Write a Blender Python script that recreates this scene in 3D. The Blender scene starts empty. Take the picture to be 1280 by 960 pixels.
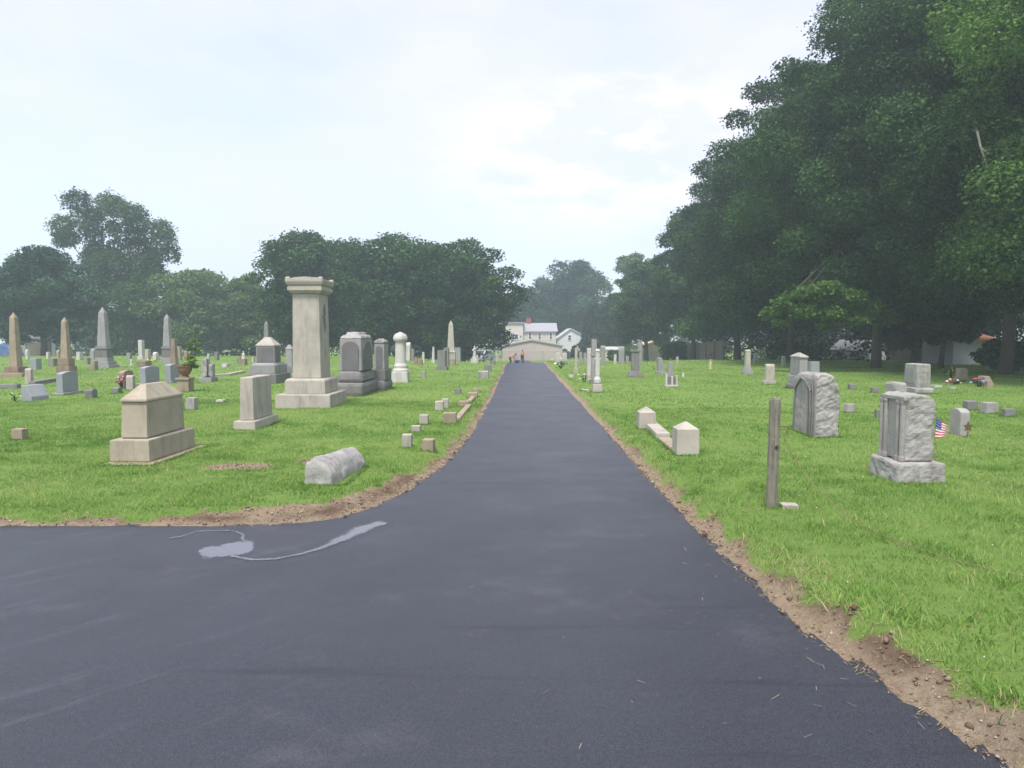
import bpy, bmesh, math, random
import numpy as np
from mathutils import Vector, Matrix, noise as mnoise

random.seed(7)
RNG = np.random.default_rng(11)
scene = bpy.context.scene
COL = scene.collection
R_ = math.radians

# ------------------------------------------------------------------ camera
F = 887.0
CAM = Vector((0.0, 0.0, 1.70))
PITCH = math.atan(60 / F)
YAW = math.atan(8 / F)
cd = bpy.data.cameras.new('camera')
cam = bpy.data.objects.new('camera', cd)
COL.objects.link(cam)
cd.sensor_width = 36.0
cd.lens = 36.0 * F / 1280.0
cd.clip_end = 3000
cam.location = CAM
cam.rotation_euler = (math.pi / 2 - PITCH, 0, YAW)
scene.camera = cam
ROT = cam.rotation_euler.to_matrix()


def ray(px, py):
    return ROT @ Vector(((px - 640) / F, -(py - 480) / F, -1.0))


def sstep(a, b, x):
    t = np.clip((x - a) / (b - a), 0, 1)
    return t * t * (3 - 2 * t)


def drop(x, y):
    """the lawn is level, then falls away past the crest"""
    x = np.asarray(x, float); y = np.asarray(y, float)
    start = 42 + 13 * sstep(-3, -12, x) + 4 * sstep(4, 14, x)
    t = np.clip((y - start) / 40.0, 0, 1)
    s = np.where(t < 0.15, t * t / 0.3, np.where(t > 0.85, 0.85 - (1 - t) ** 2 / 0.3, t - 0.075))
    return -1.62 * s / 0.85


def lawn(x, y):
    x = np.asarray(x, float); y = np.asarray(y, float)
    return (0.075 + drop(x, y) + 0.018 * np.sin(x * 0.9 + 1.3) * np.cos(y * 0.6) * sstep(1.5, 4, np.abs(x - 0.4)))


def P(px, py):
    """the point of the lawn seen at a pixel of the photograph"""
    d = ray(px, py)
    z = 0.075
    if d.z > -0.004:
        d.z = -0.004
    for _ in range(60):
        t = (z - CAM.z) / d.z
        t = min(t, 140)
        x, y = d.x * t, d.y * t
        z = 0.6 * z + 0.4 * float(lawn(x, y))
    return Vector((x, y, float(lawn(x, y))))


def at(px, py, Y):
    d = ray(px, py)
    return CAM + d * (Y / d.y)


# ------------------------------------------------------------------ object helpers
def tag(o, label=None, cat=None, group=None, kind=None):
    if label: o['label'] = label
    if cat: o['category'] = cat
    if group: o['group'] = group
    if kind: o['kind'] = kind
    return o


def empty(name, loc, label, cat, group=None, rz=0.0):
    o = bpy.data.objects.new(name, None)
    COL.objects.link(o)
    o.location = loc
    o.rotation_euler = (0, 0, rz)
    o.empty_display_size = 0.2
    return tag(o, label, cat, group)


def link(name, me, mat, parent=None, loc=None):
    o = bpy.data.objects.new(name, me)
    COL.objects.link(o)
    if mat is not None:
        mats = mat if isinstance(mat, (list, tuple)) else [mat]
        if len(me.materials) == 0:
            for m in mats: me.materials.append(m)
    if parent is not None: o.parent = parent
    if loc is not None: o.location = loc
    return o


def bm_obj(name, bm, mat, parent=None, loc=None, smooth=False):
    me = bpy.data.meshes.new(name)
    bmesh.ops.recalc_face_normals(bm, faces=bm.faces)
    bm.to_mesh(me); bm.free()
    if smooth:
        me.polygons.foreach_set('use_smooth', [True] * len(me.polygons))
    return link(name, me, mat, parent, loc)


def frust(bm, z0, z1, w0, l0, w1=None, l1=None, cx=0, cy=0, dx=0, dy=0):
    w1 = w0 if w1 is None else w1
    l1 = l0 if l1 is None else l1
    v = []
    for z, w, l, ox, oy in ((z0, w0, l0, 0, 0), (z1, w1, l1, dx, dy)):
        for sx, sy in ((-1, -1), (1, -1), (1, 1), (-1, 1)):
            v.append(bm.verts.new((cx + ox + sx * w / 2, cy + oy + sy * l / 2, z)))
    fs = [(3, 2, 1, 0), (4, 5, 6, 7), (0, 1, 5, 4), (1, 2, 6, 5), (2, 3, 7, 6), (3, 0, 4, 7)]
    for f in fs: bm.faces.new([v[i] for i in f])
    return v


def prism(bm, pts, a0, a1, axis='x', top_scale=None):
    """extrude a closed outline; axis x: pts are (y, z); axis y: pts are (x, z); axis z: pts are (x, y)"""
    def mk(p, a):
        if axis == 'x': return (a, p[0], p[1])
        if axis == 'y': return (p[0], a, p[1])
        return (p[0], p[1], a)
    A = [bm.verts.new(mk(p, a0)) for p in pts]
    B = [bm.verts.new(mk(p, a1)) for p in pts]
    n = len(pts)
    bm.faces.new(A); bm.faces.new(B[::-1])
    for i in range(n):
        bm.faces.new([A[i], A[(i + 1) % n], B[(i + 1) % n], B[i]])


def lathe(bm, prof, n=16, cx=0, cy=0):
    rings = []
    for r, z in prof:
        rings.append([bm.verts.new((cx + r * math.cos(2 * math.pi * k / n), cy + r * math.sin(2 * math.pi * k / n), z)) for k in range(n)])
    for a, b in zip(rings, rings[1:]):
        for k in range(n):
            bm.faces.new([a[k], a[(k + 1) % n], b[(k + 1) % n], b[k]])
    bm.faces.new(rings[0][::-1]); bm.faces.new(rings[-1])


def tube(bm, pts, rad, n=8, cap=True):
    pts = [Vector(p) for p in pts]
    if not isinstance(rad, (list, tuple)): rad = [rad] * len(pts)
    rings = []
    up = Vector((0.13, 0.21, 1)).normalized()
    for i, p in enumerate(pts):
        d = (pts[min(i + 1, len(pts) - 1)] - pts[max(i - 1, 0)]).normalized()
        s = d.cross(up)
        if s.length < 1e-3: s = d.cross(Vector((1, 0, 0)))
        s.normalize(); t = s.cross(d).normalized()
        rings.append([bm.verts.new(p + (s * math.cos(2 * math.pi * k / n) + t * math.sin(2 * math.pi * k / n)) * rad[i]) for k in range(n)])
    for a, b in zip(rings, rings[1:]):
        for k in range(n):
            bm.faces.new([a[k], a[(k + 1) % n], b[(k + 1) % n], b[k]])
    if cap:
        bm.faces.new(rings[0][::-1]); bm.faces.new(rings[-1])


def bevel(bm, off, seg=2):
    bmesh.ops.recalc_face_normals(bm, faces=bm.faces)
    es = [e for e in bm.edges if len(e.link_faces) == 2 and e.calc_face_angle(0) > 0.35]
    bmesh.ops.bevel(bm, geom=es, offset=off, segments=seg, profile=0.6, affect='EDGES', clamp_overlap=True)


def rough(bm, amp, scale, cell=0.06, keep=None, seed=0.0, zmin=None):
    """re-mesh evenly and give the stone a broken, rock-faced surface; keep(co, normal) -> 0..1 holds faces smooth"""
    bmesh.ops.recalc_face_normals(bm, faces=bm.faces)
    me = bpy.data.meshes.new('tmp'); bm.to_mesh(me)
    o = bpy.data.objects.new('tmp', me); COL.objects.link(o)
    md = o.modifiers.new('r', 'REMESH'); md.mode = 'VOXEL'; md.voxel_size = cell * .55; md.adaptivity = 0
    dg = bpy.context.evaluated_depsgraph_get()
    me2 = bpy.data.meshes.new_from_object(o.evaluated_get(dg))
    bm.clear(); bm.from_mesh(me2)
    bpy.data.objects.remove(o); bpy.data.meshes.remove(me); bpy.data.meshes.remove(me2)
    bm.normal_update()
    out = []
    for v in bm.verts:
        q = v.co * scale + Vector((seed, seed * 0.7, seed * 1.3))
        k = 1.0 if keep is None else keep(v.co, v.normal)
        # facets: chisel-like steps from a cell pattern, plus finer breaks
        d, pts = mnoise.voronoi(q * .75)
        n = (d[1] - d[0]) * .7 - .25 + mnoise.noise(q * 1.1) * 0.5 + mnoise.noise(q * 2.9) * 0.3 + mnoise.noise(q * 6.5) * .16
        out.append(v.co + v.normal * (n * amp * k))
    for v, c in zip(bm.verts, out):
        v.co = c


# ------------------------------------------------------------------ materials
MATS = {}


def new_mat(name):
    m = bpy.data.materials.new(name)
    m.use_nodes = True
    nt = m.node_tree
    for n in list(nt.nodes): nt.nodes.remove(n)
    out = nt.nodes.new('ShaderNodeOutputMaterial')
    b = nt.nodes.new('ShaderNodeBsdfPrincipled')
    nt.links.new(b.outputs[0], out.inputs[0])
    return m, nt, b


def N(nt, t, **kw):
    n = nt.nodes.new(t)
    for k, v in kw.items():
        if k.startswith('i_'):
            key = k[2:]
            key = int(key) if key.isdigit() else key
            n.inputs[key].default_value = v
        else: setattr(n, k, v)
    return n


def L(nt, a, b): nt.links.new(a, b)


def mixc(nt, fac, a, b, mode='MIX'):
    n = nt.nodes.new('ShaderNodeMix'); n.data_type = 'RGBA'; n.blend_type = mode
    for sock, v in ((n.inputs[0], fac), (n.inputs[6], a), (n.inputs[7], b)):
        if hasattr(v, 'is_linked'): nt.links.new(v, sock)
        elif isinstance(v, (int, float)): sock.default_value = v
        else: sock.default_value = (v[0], v[1], v[2], 1)
    return n.outputs[2]


def ramp(nt, src, stops):
    n = nt.nodes.new('ShaderNodeValToRGB')
    e = n.color_ramp.elements
    while len(e) > 1: e.remove(e[-1])
    for i, (p, c) in enumerate(stops):
        el = e[0] if i == 0 else e.new(p)
        el.position = p
        el.color = (c, c, c, 1) if isinstance(c, (int, float)) else (c[0], c[1], c[2], 1)
    nt.links.new(src, n.inputs[0])
    return n.outputs[0]


def obj_coord(nt, sx=1, sy=1, sz=1):
    tc = N(nt, 'ShaderNodeTexCoord'); oi = N(nt, 'ShaderNodeObjectInfo')
    mul = N(nt, 'ShaderNodeMath', operation='MULTIPLY', i_1=37.0)
    L(nt, oi.outputs['Random'], mul.inputs[0])
    add = N(nt, 'ShaderNodeVectorMath', operation='ADD')
    L(nt, tc.outputs['Object'], add.inputs[0]); L(nt, mul.outputs[0], add.inputs[1])
    mp = N(nt, 'ShaderNodeMapping'); mp.inputs['Scale'].default_value = (sx, sy, sz)
    L(nt, add.outputs[0], mp.inputs[0])
    return add.outputs[0], mp.outputs[0]


def noise_n(nt, vec, scale, detail=4, rough_=0.6):
    n = N(nt, 'ShaderNodeTexNoise'); n.inputs['Scale'].default_value = scale
    n.inputs['Detail'].default_value = detail; n.inputs['Roughness'].default_value = rough_
    if vec is not None: L(nt, vec, n.inputs['Vector'])
    return n.outputs['Fac']


def bump(nt, b, h, strength=0.3, dist=0.02):
    n = N(nt, 'ShaderNodeBump'); n.inputs['Strength'].default_value = strength; n.inputs['Distance'].default_value = dist
    L(nt, h, n.inputs['Height']); L(nt, n.outputs[0], b.inputs['Normal'])


def stone(name, rgb, mottle=0.25, stain=0.4, lichen=0.15, speck=0.25, bmp=0.35, roughness=0.85, stain_rgb=None):
    m, nt, b = new_mat(name)
    co, st = obj_coord(nt, 1, 1, 0.18)
    dk = [c * 0.55 for c in rgb]; lt = [min(1, c * 1.28) for c in rgb]
    c = mixc(nt, ramp(nt, noise_n(nt, co, 3.0, 5), [(0.3, 0), (0.7, 1)]), [v * (1 - mottle) for v in rgb], [v * (1 + mottle * .6) for v in rgb])
    c = mixc(nt, ramp(nt, noise_n(nt, co, 120, 2, .8), [(0.42, speck), (0.58, 0)]), c, dk)
    c = mixc(nt, ramp(nt, noise_n(nt, co, 170, 1, .8), [(0.55, 0), (0.68, speck)]), c, lt)
    sr = stain_rgb or (rgb[0] * .38, rgb[1] * .37, rgb[2] * .34)
    c = mixc(nt, ramp(nt, noise_n(nt, st, 5.5, 5, .65), [(0.5, 0), (0.72, stain)]), c, sr)
    c = mixc(nt, ramp(nt, noise_n(nt, co, 7.5, 6, .7), [(0.6, 0), (0.72, lichen)]), c, (0.16, 0.17, 0.09))
    L(nt, c, b.inputs['Base Color'])
    b.inputs['Roughness'].default_value = roughness
    b.inputs['Specular IOR Level'].default_value = 0.3
    h = noise_n(nt, co, 28, 6, .7)
    bump(nt, b, h, bmp, 0.02)
    MATS[name] = m
    return m


def plain(name, rgb, roughness=0.7, var=0.15, scale=6, metallic=0, bmp=0.1, stretch=(1, 1, 1)):
    m, nt, b = new_mat(name)
    co, st = obj_coord(nt, *stretch)
    c = mixc(nt, noise_n(nt, st, scale, 5), [v * (1 - var * 1.5) for v in rgb], [v * (1 + var) for v in rgb])
    L(nt, c, b.inputs['Base Color'])
    b.inputs['Roughness'].default_value = roughness
    b.inputs['Metallic'].default_value = metallic
    if bmp: bump(nt, b, noise_n(nt, st, scale * 5, 4), bmp, 0.01)
    MATS[name] = m
    return m


stone('cream_granite', (0.40, 0.355, 0.27), .18, .45, .10, .2, .25)
stone('tan_sandstone', (0.34, 0.275, 0.20), .2, .5, .12, .2, .3)
stone('brownstone', (0.27, 0.20, 0.15), .2, .45, .1, .2, .3)
stone('pale_limestone', (0.43, 0.395, 0.34), .18, .55, .12, .2, .25)
stone('grey_granite', (0.30, 0.295, 0.29), .16, .3, .05, .3, .2)
stone('blue_granite', (0.30, 0.315, 0.335), .1, .2, .02, .25, .12)
stone('dark_granite', (0.17, 0.165, 0.165), .18, .3, .04, .25, .15)
stone('weathered_granite', (0.37, 0.355, 0.335), .3, .8, .45, .4, .5)
stone('mid_granite', (0.215, 0.21, 0.20), .2, .5, .12, .3, .4)
stone('white_marble', (0.52, 0.50, 0.465), .1, .5, .05, .08, .2)
stone('pink_granite', (0.33, 0.215, 0.19), .15, .25, .03, .35, .15)
stone('mossy_stone', (0.25, 0.25, 0.19), .3, .6, .6, .2, .4)
plain('rust_metal', (0.22, 0.16, 0.085), .8, .4, 40)
plain('zinc_metal', (0.33, 0.34, 0.35), .5, .15, 20, .6)
plain('dark_metal', (0.05, 0.05, 0.05), .5, .2, 20, .3)
plain('bronze', (0.22, 0.15, 0.07), .5, .3, 60, .7)
plain('grey_wood', (0.25, 0.235, 0.18), .9, .6, 6, 0, .9, (9, 9, .45))
plain('fence_wood', (0.20, 0.17, 0.14), .9, .3, 6, 0, .4, (7, 7, .6))
plain('white_vinyl', (0.55, 0.56, 0.57), .5, .08, 3)
plain('white_siding', (0.68, 0.70, 0.74), .6, .06, 2)
plain('yellow_siding', (0.58, 0.56, 0.46), .6, .06, 2)
plain('pink_block', (0.52, 0.44, 0.40), .8, .08, 2)
plain('tan_wall', (0.55, 0.45, 0.31), .8, .08, 2)
plain('grey_shingle', (0.33, 0.33, 0.35), .9, .15, 8)
plain('dark_shingle', (0.13, 0.12, 0.12), .9, .2, 8)
plain('orange_roof', (0.34, 0.15, 0.08), .9, .25, 8)
plain('red_brick', (0.30, 0.10, 0.075), .9, .25, 30)
plain('white_trim', (0.75, 0.75, 0.75), .5, .04, 3)
plain('dark_glass', (0.03, 0.035, 0.04), .12, .1, 3, 0, 0)
plain('bark', (0.095, 0.078, 0.062), .95, .4, 4, 0, .9, (4, 4, .8))
plain('pale_bark', (0.42, 0.36, 0.30), .9, .2, 6, 0, .3)
plain('hi_vis', (0.72, 0.30, 0.04), .8, .1, 10)
plain('hi_vis_yellow', (0.75, 0.52, 0.05), .8, .1, 10)
plain('denim', (0.09, 0.15, 0.29), .9, .25, 12)
plain('dark_cloth', (0.03, 0.03, 0.035), .9, .2, 12)
plain('skin', (0.42, 0.26, 0.19), .6, .08, 12, 0, 0)
plain('hair', (0.03, 0.02, 0.016), .8, .2, 40)
plain('blue_plastic', (0.07, 0.13, 0.32), .5, .1, 6)
plain('red_flower', (0.55, 0.05, 0.05), .8, .3, 30)
plain('pink_flower', (0.68, 0.28, 0.30), .8, .3, 30)
plain('white_flower', (0.75, 0.73, 0.70), .8, .1, 30)
plain('yellow_flower', (0.70, 0.58, 0.04), .8, .2, 30)
plain('blue_flower', (0.25, 0.36, 0.62), .8, .2, 30)
plain('flag_red', (0.50, 0.03, 0.06), .8, .1, 30)
plain('flag_white', (0.70, 0.70, 0.70), .8, .05, 30)
plain('flag_blue', (0.03, 0.06, 0.24), .8, .1, 30)
plain('car_paint', (0.40, 0.41, 0.43), .25, .03, 2, 0, 0)
plain('tyre_rubber', (0.02, 0.02, 0.02), .9, .2, 20)
plain('terracotta', (0.24, 0.125, 0.08), .9, .25, 10)
plain('soil', (0.10, 0.06, 0.035), 1, .4, 30)


def leaf_mat(name, dark, light, trans=0.25):
    m, nt, b = new_mat(name)
    a = N(nt, 'ShaderNodeAttribute', attribute_name='tint')
    c = mixc(nt, a.outputs['Fac'], dark, light)
    L(nt, c, b.inputs['Base Color'])
    b.inputs['Roughness'].default_value = 0.6
    b.inputs['Specular IOR Level'].default_value = 0.08
    tr = N(nt, 'ShaderNodeBsdfTranslucent')
    tc = mixc(nt, 0.5, c, (light[0] * 1.4, light[1] * 1.4, light[2] * .8))
    L(nt, tc, tr.inputs['Color'])
    mx = N(nt, 'ShaderNodeMixShader', i_0=trans)
    L(nt, b.outputs[0], mx.inputs[1]); L(nt, tr.outputs[0], mx.inputs[2])
    out = [n for n in nt.nodes if n.type == 'OUTPUT_MATERIAL'][0]
    L(nt, mx.outputs[0], out.inputs[0])
    MATS[name] = m
    return m


leaf_mat('leaf_maple', (0.014, 0.037, 0.015), (0.066, 0.140, 0.040), .16)
leaf_mat('leaf_blue', (0.016, 0.045, 0.028), (0.055, 0.118, 0.060), .15)
leaf_mat('leaf_dark', (0.012, 0.026, 0.014), (0.030, 0.058, 0.025), .1)
leaf_mat('leaf_light', (0.060, 0.115, 0.035), (0.125, 0.205, 0.06))
leaf_mat('leaf_bright', (0.048, 0.10, 0.024), (0.115, 0.215, 0.05))
leaf_mat('leaf_potted', (0.09, 0.16, 0.03), (0.22, 0.34, 0.07))
gm = leaf_mat('grass_blade', (0.12, 0.225, 0.045), (0.25, 0.365, 0.10), .4)
_nt = gm.node_tree
_at = [n for n in _nt.nodes if n.type == 'ATTRIBUTE'][0]
_r = ramp(_nt, _at.outputs['Fac'], [(0, (.128, .25, .046)), (.5, (.21, .36, .08)), (.9, (.325, .44, .13)), (.97, (.46, .40, .22))])
for n in list(_nt.nodes):
    if n.type == 'BSDF_PRINCIPLED': _nt.links.new(_r, n.inputs['Base Color'])
    if n.type == 'BSDF_TRANSLUCENT': _nt.links.new(_r, n.inputs['Color'])
leaf_mat('dry_straw', (0.22, 0.16, 0.09), (0.40, 0.32, 0.20), .1)

# ------------------------------------------------------------------ road outline (world)
def P0(px, py):
    d = ray(px, py); t = -CAM.z / d.z
    return (d.x * t, d.y * t)


le = [P0(*p) for p in [(335, 657), (385, 653), (430, 646), (472, 632), (512, 612), (545, 590), (570, 568), (592, 540), (606, 515), (619, 490), (628, 470)]]
LEFTX = [(le[-1][0] - .02, 46), (-1.5, 56), (-2.3, 75), (-2.4, 88), (-.6, 90), (-.6, 120)]
LEFT = [(-70, le[0][1] - .9), (-20, le[0][1] - .32), (-5.5, le[0][1] - .06), (-3.6, le[0][1] - 0.02)] + le + LEFTX
re_ = [P0(*p) for p in [(1252, 958), (1120, 868), (1000, 786), (920, 712), (850, 640), (800, 588), (762, 545), (735, 515), (712, 490), (694, 470)]]
RIGHT = [(re_[0][0] + .5, -60), (re_[0][0] + .35, 0.5)] + re_ + [(re_[-1][0] + .02, 46), (2.5, 56), (3.9, 75), (4.0, 88), (1.5, 90), (1.5, 120)]
LEFT = sorted(LEFT, key=lambda p: p[1])


def seg_dist(px, py, poly):
    d = np.full(px.shape, 1e9)
    for (ax, ay), (bx, by) in zip(poly, poly[1:]):
        vx, vy = bx - ax, by - ay
        t = np.clip(((px - ax) * vx + (py - ay) * vy) / (vx * vx + vy * vy + 1e-9), 0, 1)
        d = np.minimum(d, np.hypot(px - ax - t * vx, py - ay - t * vy))
    return d


def road_dist(x, y):
    """distance into the lawn from the asphalt (negative on the asphalt), and the side"""
    x = np.asarray(x, float); y = np.asarray(y, float)
    ly = np.array([p[1] for p in LEFT]); lx = np.array([p[0] for p in LEFT])
    ry = np.array([p[1] for p in RIGHT]); rx = np.array([p[0] for p in RIGHT])
    xl = np.where(y < ly[0], -1e6, np.interp(y, ly, lx))
    xr = np.interp(y, ry, rx)
    inl = x < xl; inr = x > xr
    dl = seg_dist(x, y, LEFT); dr = seg_dist(x, y, RIGHT)
    d = np.where(inl, dl, np.where(inr, dr, -np.minimum(dl, dr)))
    return d, inr


def vnoise(x, y, s, seed=0):
    """cheap smooth value noise on arrays"""
    x = np.asarray(x) * s + seed * 17.3; y = np.asarray(y) * s - seed * 9.1
    xi = np.floor(x).astype(np.int64); yi = np.floor(y).astype(np.int64)
    fx = x - xi; fy = y - yi
    fx = fx * fx * (3 - 2 * fx); fy = fy * fy * (3 - 2 * fy)

    def h(a, b):
        n = (a * 374761393 + b * 668265263 + seed * 974711) & 0x7fffffff
        n = ((n ^ (n >> 13)) * 1274126177) & 0x7fffffff
        return ((n ^ (n >> 16)) & 0xffff) / 65535.0
    return (h(xi, yi) * (1 - fx) + h(xi + 1, yi) * fx) * (1 - fy) + (h(xi, yi + 1) * (1 - fx) + h(xi + 1, yi + 1) * fx) * fy


def fbm(x, y, s, seed=0):
    return (vnoise(x, y, s, seed) * .5 + vnoise(x, y, s * 2.1, seed + 1) * .3 + vnoise(x, y, s * 4.3, seed + 2) * .2)


BARE = [P(295, 583), P(405, 577), P(700, 470), P(238, 575), P(640, 480)]


BEND = P0(452, 632)


def dirt_amount(x, y):
    d, right = road_dist(x, y)
    n = fbm(x, y, 1.1, 3)
    bend = np.exp(-((np.hypot(x - BEND[0], y - BEND[1]) / 1.15) ** 2))
    w = np.where(right, 0.03 + .15 * n + .10 * sstep(6.5, 3.2, y), 0.04 + .14 * n + bend * (.06 + .55 * vnoise(x, y, 1.9, 44)))
    w = w + (vnoise(x, y, 6, 8) - .5) * .16 + (vnoise(x, y, 15, 9) - .5) * .10
    k = sstep(w + .13, w - .07, d)
    for i, b in enumerate(BARE[:2]):
        r = np.hypot((x - b.x) / .45, (y - b.y) / .3) + (vnoise(x, y, 4, 20) - .5) * .8
        k = np.maximum(k, sstep(1.0, .5, r) * .8)
    return k, d, right


def ground_z(x, y):
    d, right = road_dist(x, y)
    base = lawn(x, y)
    far = sstep(16, 30, y)
    wob = (vnoise(x, y, 5, 5) - .5) * .07
    dd = d + wob
    bank = np.where(right, 0.20, 0.38)
    k = np.clip(dd / bank, 0, 1)
    k = np.where(right, sstep(.05, .24, dd), k * k * (3 - 2 * k))
    lumps = (fbm(x, y, 9, 6) - .5) * .06 * sstep(.75, .35, d) * sstep(-.02, .06, d) * (1 - far)
    lip = np.where(right, .055, .012) * np.exp(-((d - .27) / .10) ** 2) * (.5 + vnoise(x, y, 3.1, 77))
    dz = drop(x, y)
    z = dz + 0.006 + (base - dz - .006) * k + lumps + lip
    z = z + (fbm(x, y, 2.2, 9) - .5) * .03 * sstep(.3, 1, d)
    return np.where(dd < 0, dz - .004 - .06 * sstep(20, 34, y) + np.maximum(dd, -.12) * .6, z)


def grid_mesh(name, xs, ys, zf, keep=None):
    X, Y = np.meshgrid(xs, ys)
    Z = zf(X, Y)
    nx, ny = len(xs), len(ys)
    co = np.stack([X, Y, Z], -1).reshape(-1, 3)
    i = np.arange(ny - 1)[:, None] * nx + np.arange(nx - 1)[None, :]
    q = np.stack([i, i + 1, i + nx + 1, i + nx], -1).reshape(-1, 4)
    if keep is not None:
        c = co[q].mean(1)
        q = q[keep(c[:, 0], c[:, 1])]
        used = np.unique(q); remap = -np.ones(len(co), int); remap[used] = np.arange(len(used))
        co = co[used]; q = remap[q]
    me = quads_mesh(name, co, q)
    me.polygons.foreach_set('use_smooth', np.ones(len(q), bool))
    return me, co


def quads_mesh(name, co, q):
    me = bpy.data.meshes.new(name)
    me.vertices.add(len(co)); me.vertices.foreach_set('co', np.ascontiguousarray(co, np.float32).ravel())
    k = q.shape[1]
    me.loops.add(q.size); me.loops.foreach_set('vertex_index', np.ascontiguousarray(q, np.int32).ravel())
    me.polygons.add(len(q)); me.polygons.foreach_set('loop_start', np.arange(0, q.size, k, dtype=np.int32))
    me.polygons.foreach_set('loop_total', np.full(len(q), k, np.int32))
    me.update(calc_edges=True)
    return me


def attr(me, name, vals, domain='POINT'):
    a = me.attributes.new(name, 'FLOAT', domain)
    a.data.foreach_set('value', np.ascontiguousarray(vals, np.float32))


def geo(a, b, n):
    return a * (b / a) ** np.linspace(0, 1, n)


# ------------------------------------------------------------------ ground
def build_ground():
    xs = np.concatenate([-geo(9.2, 320, 60)[::-1], np.arange(-9.0, 5.6, 0.075), geo(5.8, 320, 70)])
    ys = np.concatenate([-geo(1, 300, 16)[::-1], np.arange(0.5, 13, 0.07), geo(13.1, 330, 120)])
    me, co = grid_mesh('ground', xs, ys, ground_z)
    k, d, right = dirt_amount(co[:, 0], co[:, 1])
    attr(me, 'dirt', k)
    attr(me, 'cut', np.exp(-((d - np.where(right, .22, .16) - (vnoise(co[:, 0], co[:, 1], 4, 91) - .5) * .12) / .07) ** 2) * sstep(.25, .6, fbm(co[:, 0], co[:, 1], 2.3, 95)) * (d > 0))  # mask of the verge lip, for cut soil and its undercut shade
    m, nt, b = new_mat('lawn_soil')
    geo_ = N(nt, 'ShaderNodeNewGeometry'); pos = geo_.outputs['Position']
    mp = N(nt, 'ShaderNodeMapping'); mp.inputs['Scale'].default_value = (0.35, 1.0, 1); L(nt, pos, mp.inputs[0])
    big = noise_n(nt, mp.outputs[0], 0.35, 4)
    g = mixc(nt, ramp(nt, big, [(0.35, 0), (0.65, 1)]), (0.15, 0.25, 0.058), (0.225, 0.32, 0.09))
    g = mixc(nt, ramp(nt, noise_n(nt, mp.outputs[0], 0.8, 5, .6), [(0.55, 0), (0.75, .55)]), g, (0.235, 0.27, 0.095))
    g = mixc(nt, ramp(nt, noise_n(nt, pos, 5, 6, .7), [(0.35, .5), (0.6, 0)]), g, (0.15, 0.24, 0.05))
    g = mixc(nt, ramp(nt, noise_n(nt, pos, 45, 4, .8), [(0.4, .45), (0.6, 0)]), g, (0.13, 0.21, 0.04))
    dn = noise_n(nt, pos, 14, 6, .75)
    dcol = mixc(nt, ramp(nt, dn, [(0.3, 0), (0.7, 1)]), (0.19, 0.145, 0.10), (0.39, 0.32, 0.225))
    dcol = mixc(nt, ramp(nt, noise_n(nt, pos, 1.3, 4), [(0.4, 0), (0.7, .7)]), dcol, (0.31, 0.225, 0.145))
    dcol = mixc(nt, ramp(nt, noise_n(nt, pos, 90, 3, .8), [(0.58, 0), (0.7, .7)]), dcol, (0.50, 0.42, 0.31))
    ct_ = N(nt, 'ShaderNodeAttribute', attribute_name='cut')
    dcol = mixc(nt, ct_.outputs['Fac'], dcol, (0.12, 0.08, 0.055))  # dark brown of cut soil, with the undercut's shade painted in
    at_ = N(nt, 'ShaderNodeAttribute', attribute_name='dirt')
    fac = N(nt, 'ShaderNodeMath', operation='ADD'); L(nt, at_.outputs['Fac'], fac.inputs[0])
    jit = N(nt, 'ShaderNodeMath', operation='MULTIPLY_ADD', i_1=0.5, i_2=-0.25); L(nt, noise_n(nt, pos, 22, 4), jit.inputs[0])
    L(nt, jit.outputs[0], fac.inputs[1])
    f2 = ramp(nt, fac.outputs[0], [(0.35, 0), (0.6, 1)])
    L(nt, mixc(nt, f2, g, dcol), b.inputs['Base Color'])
    b.inputs['Roughness'].default_value = 1; b.inputs['Specular IOR Level'].default_value = .1
    h = N(nt, 'ShaderNodeMath', operation='ADD'); L(nt, noise_n(nt, pos, 30, 6, .8), h.inputs[0]); L(nt, dn, h.inputs[1])
    bump(nt, b, h.outputs[0], .8, .04)
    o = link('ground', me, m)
    tag(o, 'mown green lawn with a strip of bare brown soil along the asphalt', 'lawn', kind='structure')


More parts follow.
